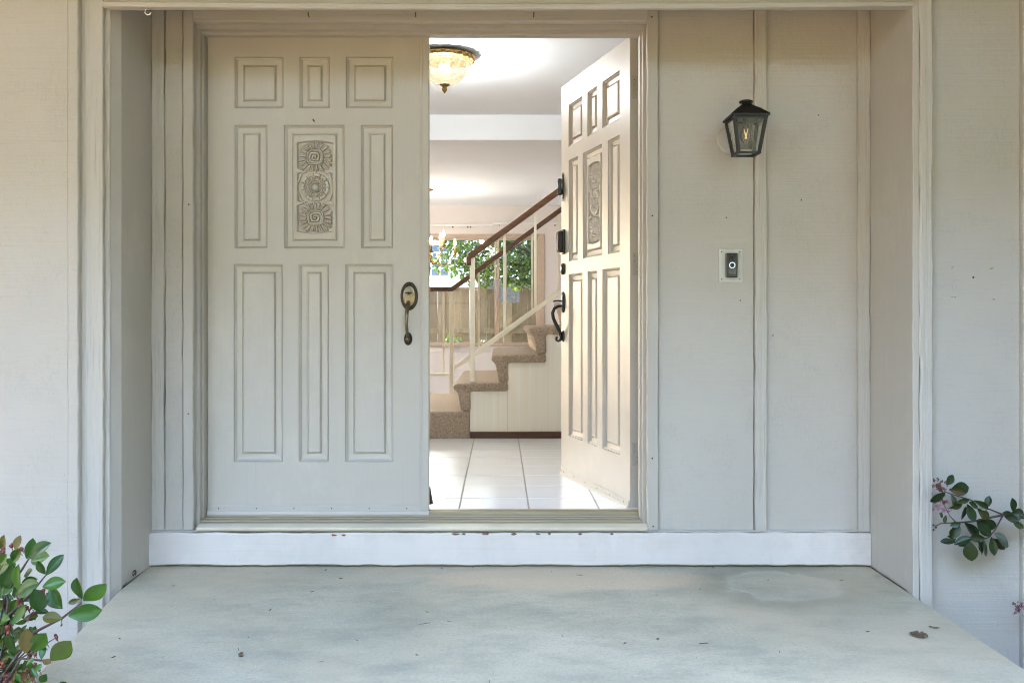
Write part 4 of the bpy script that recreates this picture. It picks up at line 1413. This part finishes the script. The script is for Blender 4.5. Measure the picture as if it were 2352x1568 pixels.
hedge = thing('blocker_hedge', (4.4, -3.6, -.32), 'added dark hedge out of view, blocking sky light from the right', 'hedge')  # added blocker out of view, keeps right-hand sky off the entry
cc = [(rs.uniform(-1.0, 1.0), rs.uniform(-4.6, 2.5), rs.uniform(.3, 5.6), .5) for _ in range(220)]
leafcloud('foliage', 'leafR', hedge, cc, 22000, .17, 33, 1.0)
cc = []
for k in range(230):
    a = R(rs.uniform(-25, 205)) + math.pi
    d_ = rs.uniform(15, 19)
    cc.append((d_ * math.cos(a), -3 + d_ * math.sin(a), rs.uniform(0, 12.5), 1.6))
ft = leafcloud('sky_blocker_trees', 'leafS', None, cc, 80000, .6, 44, 1.0)  # unseen trees added behind the camera to block the low sky
struct(ft, 'stuff')

# neighbour's house and shed roof
NY = 27.0
nb = thing('neighbour_house', (-6, NY, -.6), 'white clapboard neighbour house seen through the rear window', 'house')
z_eave = PZ(545, NY) + .6
nm = MB()
nm.box(-8, 7.2, 0, 7, 0, z_eave + .9)
nm.build('wall', 'clap', nb)
for k in range(22):
    zz = .3 + k * .2
    if zz < z_eave + .9:
        MB().loft([[(-8, -.022, zz), (-8, -.004, zz + .2), (-8, -.001, zz + .2), (-8, -.001, zz)], [(7.2, -.022, zz), (7.2, -.004, zz + .2), (7.2, -.001, zz + .2), (7.2, -.001, zz)]]).build('clapboard', 'clap', nb)
MB().loft([[(x, y, z_eave + .9 + z) for y, z in ((-.6, 0), (-.6, .15), (3.5, 2.0), (7.6, .15), (7.6, 0))] for x in (-8.4, 7.6)]).build('roof', 'shingle', nb)
wx0, wx1 = PX(948, NY) + 6, PX(1032, NY) + 6
wz0, wz1 = PZ(634, NY) + .6, PZ(562, NY) + .6
w_ = MB()
wf = MB()
wf.box(wx0 - .1, wx1 + .1, -.06, -.023, wz0 - .1, wz1 + .1)
wo = wf.build('window', 'white', nb)
npx, npz = 4, 4
for i in range(npx):
    for j in range(npz):
        a = wx0 + (wx1 - wx0) * i / npx + .02
        b_ = wx0 + (wx1 - wx0) * (i + 1) / npx - .02
        c0 = wz0 + (wz1 - wz0) * j / npz + .02
        c1 = wz0 + (wz1 - wz0) * (j + 1) / npz - .02
        MB().box(a, b_, -.064, -.0605, c0, c1).build('pane', 'nwin', wo)
hz0 = PZ(655, 18) + .6
sd_ = thing('garden_shed', (0.3, 17.5, -.6), 'neighbour shed with grey shingled roof beyond the fence', 'shed')
MB().box(-.6, 3.2, 0, 2.5, 0, hz0 - .5).build('wall', 'clap', sd_)
for k in range(9):
    y0 = -.25 + k * .17
    z0 = hz0 - .62 + k * .085
    MB().loft([[(x, y0, z0), (x, y0, z0 + .015), (x, y0 + .2, z0 + .112), (x, y0 + .2, z0 + .1)] for x in (-.75, 3.4)]).build('shingle_course', 'shedroof', sd_)

# ================================================================== FRONT PLANTS
def leaf_data(name, mat, wide, curl, fold):
    n = 8
    vs, fs = [], []
    for k in range(n + 1):
        t = k / n
        w = wide * (math.sin(math.pi * t ** .85) ** .8) * (0.55 + .75 * t) * .62
        if k == 0:
            w = .02
        if k == n:
            w = .0
        z = curl * (t * t) - curl * .25 * t
        vs += [(-w, t, z + fold * w), (-w * .5, t, z + fold * .4 * w - .004), (0, t, z - .01), (w * .5, t, z + fold * .4 * w - .004), (w, t, z + fold * w)]
    for k in range(n):
        for q in range(4):
            a = k * 5 + q
            fs.append((a, a + 1, a + 6, a + 5))
    me = bpy.data.meshes.new(name)
    me.from_pydata(vs, [], fs)
    me.materials.append(M[mat])
    for p in me.polygons:
        p.use_smooth = True
    return me
LL = [leaf_data('leaf', 'leafL', w, c, f) for w, c, f in ((.40, -.12, .25), (.44, -.22, .35), (.36, .10, .3), (.42, -.05, .5))]
LR = [leaf_data('leaf', 'leafR', w, c, f) for w, c, f in ((.36, -.10, .2), (.40, -.18, .3), (.33, .08, .25), (.30, -.05, .6))]
def put_leaf(parent, meshes, a, b_, rr, roll=None, wscale=1.0, facing=Vector((0, -1, .25))):
    a, b_ = Vector(a), Vector(b_)
    d = b_ - a
    L = d.length
    yv = d.normalized()
    nn = facing + Vector((rr.uniform(-.8, .8), rr.uniform(-.3, .3), rr.uniform(-.5, .8)))
    nn = (nn - yv * nn.dot(yv)).normalized()
    xv = yv.cross(nn).normalized()
    mt = Matrix(((xv.x * L * wscale, yv.x * L, nn.x * L, a.x), (xv.y * L * wscale, yv.y * L, nn.y * L, a.y), (xv.z * L * wscale, yv.z * L, nn.z * L, a.z), (0, 0, 0, 1)))
    o = bpy.data.objects.new('leaf', meshes[rr.randrange(len(meshes))])
    COL.objects.link(o)
    o.parent = parent
    o.matrix_parent_inverse = Matrix.Identity(4)
    o.matrix_local = Matrix.Translation(-parent.location) @ mt
    return o

# left shrub: surveyed from the picture (base -> tip of each leaf)
SY = -1.42
def PL(cx, cy, dy=0.0):
    return P(cx / 3.214 * .7656, (1560 + cy / 3.214) * .7656, SY + dy)
shL = thing('flowering_shrub', (-1.62, SY, -.32), 'glossy green leaved shrub with rust berries left of the porch slab', 'shrub')
rr = random.Random(21)
leaves = [
    (150, 290, 185, 145), (30, 300, 20, 155), (255, 370, 320, 170), (290, 370, 455, 210), (300, 390, 470, 340), (120, 400, 180, 280), (150, 440, 60, 360),
    (440, 520, 360, 390), (445, 530, 605, 325), (410, 640, 620, 580), (230, 540, 325, 480), (190, 690, 175, 420), (20, 660, 130, 430), (210, 600, 350, 570), (160, 720, 350, 600),
    (600, 850, 470, 640), (605, 850, 440, 700), (390, 880, 330, 660), (400, 880, 470, 755), (790, 755, 735, 555), (800, 770, 1020, 630), (660, 920, 1000, 860), (770, 760, 655, 800),
    (600, 945, 400, 925), (605, 950, 580, 1010), (110, 1010, 280, 810), (150, 1000, 265, 960), (20, 900, 90, 1040), (40, 880, 130, 850), (370, 890, 330, 960),
    (150, 1290, 60, 1080), (250, 1280, 260, 1040), (300, 1260, 460, 1070), (230, 1270, 380, 1250), (400, 1340, 420, 1190), (490, 1350, 700, 1140), (500, 1345, 690, 1200), (410, 1350, 500, 1380),
    (130, 1360, 50, 1510), (110, 1380, 30, 1440), (0, 1200, 60, 1110), (20, 1330, 100, 1290), (60, 1560, 130, 1440), (340, 1460, 400, 1380), (390, 1560, 440, 1490), (190, 1460, 230, 1560), (300, 1520, 260, 1590),
    (0, 500, 70, 430), (0, 420, 60, 330), (0, 760, 40, 640), (30, 720, 120, 640), (20, 560, 90, 610), (0, 980, 70, 940), (90, 1180, 20, 1100), (180, 1140, 250, 1000), (330, 1130, 290, 1020),
    (250, 1400, 330, 1330), (200, 1560, 150, 1470), (20, 1560, 10, 1460), (560, 1600, 640, 1560), (80, 1250, 160, 1330), (300, 1420, 360, 1520),
]
for a, b_, c, d in leaves:
    dy = rr.uniform(-.09, .09)
    put_leaf(shL, LL, PL(a, b_, dy), PL(c, d, dy + rr.uniform(-.035, .02)), rr, wscale=rr.uniform(.95, 1.25))
for k in range(300):                       # inner and lower leaves behind
    cx = rr.uniform(-330, 330) if k < 80 else rr.uniform(-330, 150)
    cy = rr.uniform(420 + max(0, cx) * .9, 1750)
    t = rr.uniform(0, 6.28)
    L = rr.uniform(85, 165)
    dy = rr.uniform(.02, .22)
    put_leaf(shL, LL, PL(cx, cy, dy), PL(cx + L * math.cos(t), cy - L * abs(math.sin(t)), dy + rr.uniform(-.03, .03)), rr, wscale=rr.uniform(.9, 1.2))
st = MB()
def stem(pts, r0, r1):
    P3 = [PL(*p) - shL.location for p in pts]
    st.tube(P3, [r0 + (r1 - r0) * k / (len(P3) - 1) for k in range(len(P3))], 7)
stem([(-150, 2300), (20, 1500), (330, 1080), (600, 940), (780, 800)], .006, .0022)
stem([(-200, 2300), (-40, 1500), (100, 900), (300, 700), (440, 530)], .006, .002)
stem([(-250, 2300), (-60, 1300), (60, 700), (220, 460), (290, 350)], .006, .002)
stem([(-150, 2300), (0, 1650), (200, 1330), (400, 1350), (500, 1340)], .005, .002)
stem([(20, 1100), (80, 800), (30, 500), (20, 300)], .004, .0015)
stem([(180, 1330), (330, 1180), (410, 1180)], .002, .001)
stem([(180, 1340), (440, 1190), (540, 1130)], .002, .001)
st.build('stem', 'twig', shL, smooth=True)
for cx, cy, n_, sp in ((15, 300, 10, 45), (110, 245, 3, 20), (195, 275, 4, 25), (420, 700, 4, 25), (190, 750, 12, 60), (280, 880, 12, 60), (90, 1040, 6, 40), (430, 1180, 5, 30), (540, 1115, 3, 22), (300, 1310, 8, 45), (330, 1430, 8, 50), (260, 1500, 7, 45), (60, 1540, 9, 60), (10, 1390, 6, 40)):
    m_ = MB()
    for q in range(n_):
        c = PL(cx + rr.gauss(0, sp * .6), cy + rr.gauss(0, sp * .6), rr.uniform(-.05, .03)) - shL.location
        m_.ball(c, rr.uniform(.0035, .0055), 6, rr.uniform(.8, 1.2))
        m_.tube([c, c + Vector((rr.uniform(-.008, .008), .004, -rr.uniform(.008, .016)))], .0008, 4)
    m_.build('berry_cluster', 'berry' if n_ < 7 else 'rustflower', shL, smooth=True)['kind'] = 'stuff'

# right shrub branch against the wall
RY = -0.455
def PR(cx, cy, dy=0.0):
    return P((2700 + cx / 2.2796) * .7656, (1360 + cy / 2.2796) * .7656, RY + dy)
shR = thing('wall_shrub', (2.3, RY, -.32), 'dark leaved shrub branch with pink flowers against the right wall', 'shrub')
rr = random.Random(5)
for a, b_, c, d in [
    (318, 215, 362, 155), (345, 250, 465, 230), (335, 245, 440, 270), (310, 265, 222, 325), (350, 280, 380, 355), (340, 370, 420, 345), (385, 335, 465, 315), (470, 330, 530, 365), (505, 320, 592, 375), (596, 370, 608, 298), (460, 345, 500, 452), (420, 450, 450, 375), (530, 375, 605, 440), (560, 430, 600, 445),
    (285, 400, 280, 435), (315, 420, 305, 470), (400, 470, 365, 570), (415, 480, 355, 490), (440, 470, 520, 560), (480, 480, 530, 545), (525, 462, 605, 550), (530, 465, 648, 492), (583, 580, 490, 575), (375, 600, 350, 525), (375, 595, 330, 565), (380, 605, 288, 600), (370, 620, 475, 580), (400, 630, 470, 600), (470, 595, 490, 720), (530, 595, 560, 680), (575, 590, 555, 660), (560, 600, 595, 690), (625, 570, 640, 680), (630, 580, 710, 645), (645, 545, 740, 620),
    (700, 405, 760, 410), (760, 405, 848, 415), (715, 430, 810, 450), (770, 460, 835, 505), (775, 398, 770, 315), (860, 420, 930, 370), (850, 410, 900, 480), (790, 1500, 860, 1530), (860, 1480, 960, 1440), (870, 1010, 930, 1080)]:
    dy = rr.uniform(-.05, .02)
    put_leaf(shR, LR, PR(a, b_, dy), PR(a + (c - a) * 1.15, b_ + (d - b_) * 1.15, dy + rr.uniform(-.015, .015)), rr, wscale=rr.uniform(1.2, 1.55))
st = MB()
def stemR(pts, r0, r1):
    P3 = [PR(*p) - shR.location for p in pts]
    st.tube(P3, [r0 + (r1 - r0) * k / (len(P3) - 1) for k in range(len(P3))], 7)
stemR([(1100, 1700), (1060, 900), (960, 480), (760, 410), (640, 432), (500, 462), (380, 472), (280, 476), (235, 500)], .007, .0014)
stemR([(700, 415), (600, 375), (480, 315), (380, 285), (310, 262), (290, 230)], .0032, .0012)
stemR([(700, 430), (650, 520), (610, 570), (560, 588), (470, 595), (380, 600)], .003, .0012)
stemR([(385, 472), (340, 425), (300, 350), (280, 300)], .0018, .001)
stemR([(1080, 1300), (960, 1180), (850, 1060)], .003, .0015)
stemR([(1080, 1600), (900, 1540), (790, 1500)], .003, .0015)
st.build('stem', 'twig', shR, smooth=True)
def petals(m_, c, r, n_, rng):
    ax = Vector((rng.uniform(-.5, .5), -1, rng.uniform(-.5, .5))).normalized()
    u = ax.orthogonal().normalized()
    w = ax.cross(u)
    for k in range(n_):
        t = 2 * math.pi * k / n_ + rng.uniform(-.2, .2)
        d = u * math.cos(t) + w * math.sin(t)
        e = u * -math.sin(t) + w * math.cos(t)
        p0, p1 = c, c + d * r * .6 + ax * r * .25
        m_.face([p0, p1 + e * r * .3, c + d * r + ax * r * .1, p1 - e * r * .3])
for cx, cy, n_, sp, mt in ((270, 215, 22, 48, 'rustflower'), (300, 250, 10, 40, 'rustflower'), (248, 355, 9, 28, 'pink'), (308, 390, 10, 26, 'pink'), (305, 325, 6, 24, 'rustflower'), (815, 1050, 14, 40, 'rustflower'), (835, 1075, 10, 40, 'pink')):
    m_ = MB()
    for q in range(n_):
        x = cx + rr.gauss(0, sp * .6)
        if cx < 400:
            x = max(x, 222)
        petals(m_, PR(x, cy + rr.gauss(0, sp * .6), rr.uniform(-.03, .02)) - shR.location, rr.uniform(.005, .008), 5, rr)
    m_.build('flower_cluster', mt, shR)['kind'] = 'stuff'
m_ = MB()
for cx, cy in ((228, 488), (230, 520), (246, 505)):
    m_.ball(PR(cx, cy) - shR.location, .0035, 6)
m_.build('berry_cluster', 'hole', shR, smooth=True)['kind'] = 'stuff'

# ---------------------------------------------------------------- litter on the slab
def dead_leaf(v, vy, size, lab, seed):
    r_ = random.Random(seed)
    s_ = (1.03) / (vy - VY)
    x = (v - VX) * s_
    y = CAM_Y + F * s_
    m_ = MB()
    n_ = 9
    up_, lo_ = [], []
    for k in range(n_):
        t = k / (n_ - 1)
        w = (.24 + .10 * r_.random()) * math.sin(math.pi * t) ** .8 + .002
        z = .012 + .16 * abs(t - .45) + r_.uniform(-.03, .03)
        up_.append(((t - .5) * size, w * size, (z + .45 * w) * size * 1.5 + .001))
        lo_.append(((t - .5) * size, -w * size, (z + .10 * w) * size * 1.2 + .001))
    mid = [((k / (n_ - 1) - .5) * size, 0, .004 + .05 * size * abs(k / (n_ - 1) - .45)) for k in range(n_)]
    m_.loft([up_, mid, lo_], close_ends=False, cyc=False)
    o = m_.build('dead_leaf', 'deadleaf', smooth=True)
    o.location = (x, y, .001)
    o.rotation_euler = (0, 0, r_.uniform(0, 6.28))
    tag(o, lab, 'leaf', 'dead leaves on the porch slab')
dead_leaf(2110, 1462, .055, 'largest crumpled brown dead leaf at the right of the slab', 1)
dead_leaf(2146, 1443, .034, 'narrow brown dead leaf near the right edge of the slab', 2)
dead_leaf(738, 1521, .018, 'tiny brown dead leaf at the left front of the slab', 3)
dead_leaf(1511, 1469, .016, 'tiny brown leaf scrap right of centre on the slab', 4)
dead_leaf(553, 1505, .03, 'pale curled leaf scrap left of centre on the slab', 6)
rr = random.Random(9)
m_ = MB()
for k in range(42):
    y = -.03 - rr.random() ** 1.3 * 1.9
    x = rr.uniform(-1.3, 1.5)
    a = rr.uniform(0, 3.14)
    L = rr.uniform(.002, .010) if k % 9 else rr.uniform(.012, .02)
    w = rr.uniform(.0009, .002)
    c, s_ = math.cos(a), math.sin(a)
    m_.loft([[(x + c * t - s_ * q, y + s_ * t + c * q, z) for t, q, z in ((e * L, -w, .0008), (e * L, w, .0008), (e * L, 0, .0008 + w * 1.4))] for e in (-1, 1)])
lt = m_.build('leaf_litter', 'deadleaf')
struct(lt, 'stuff')
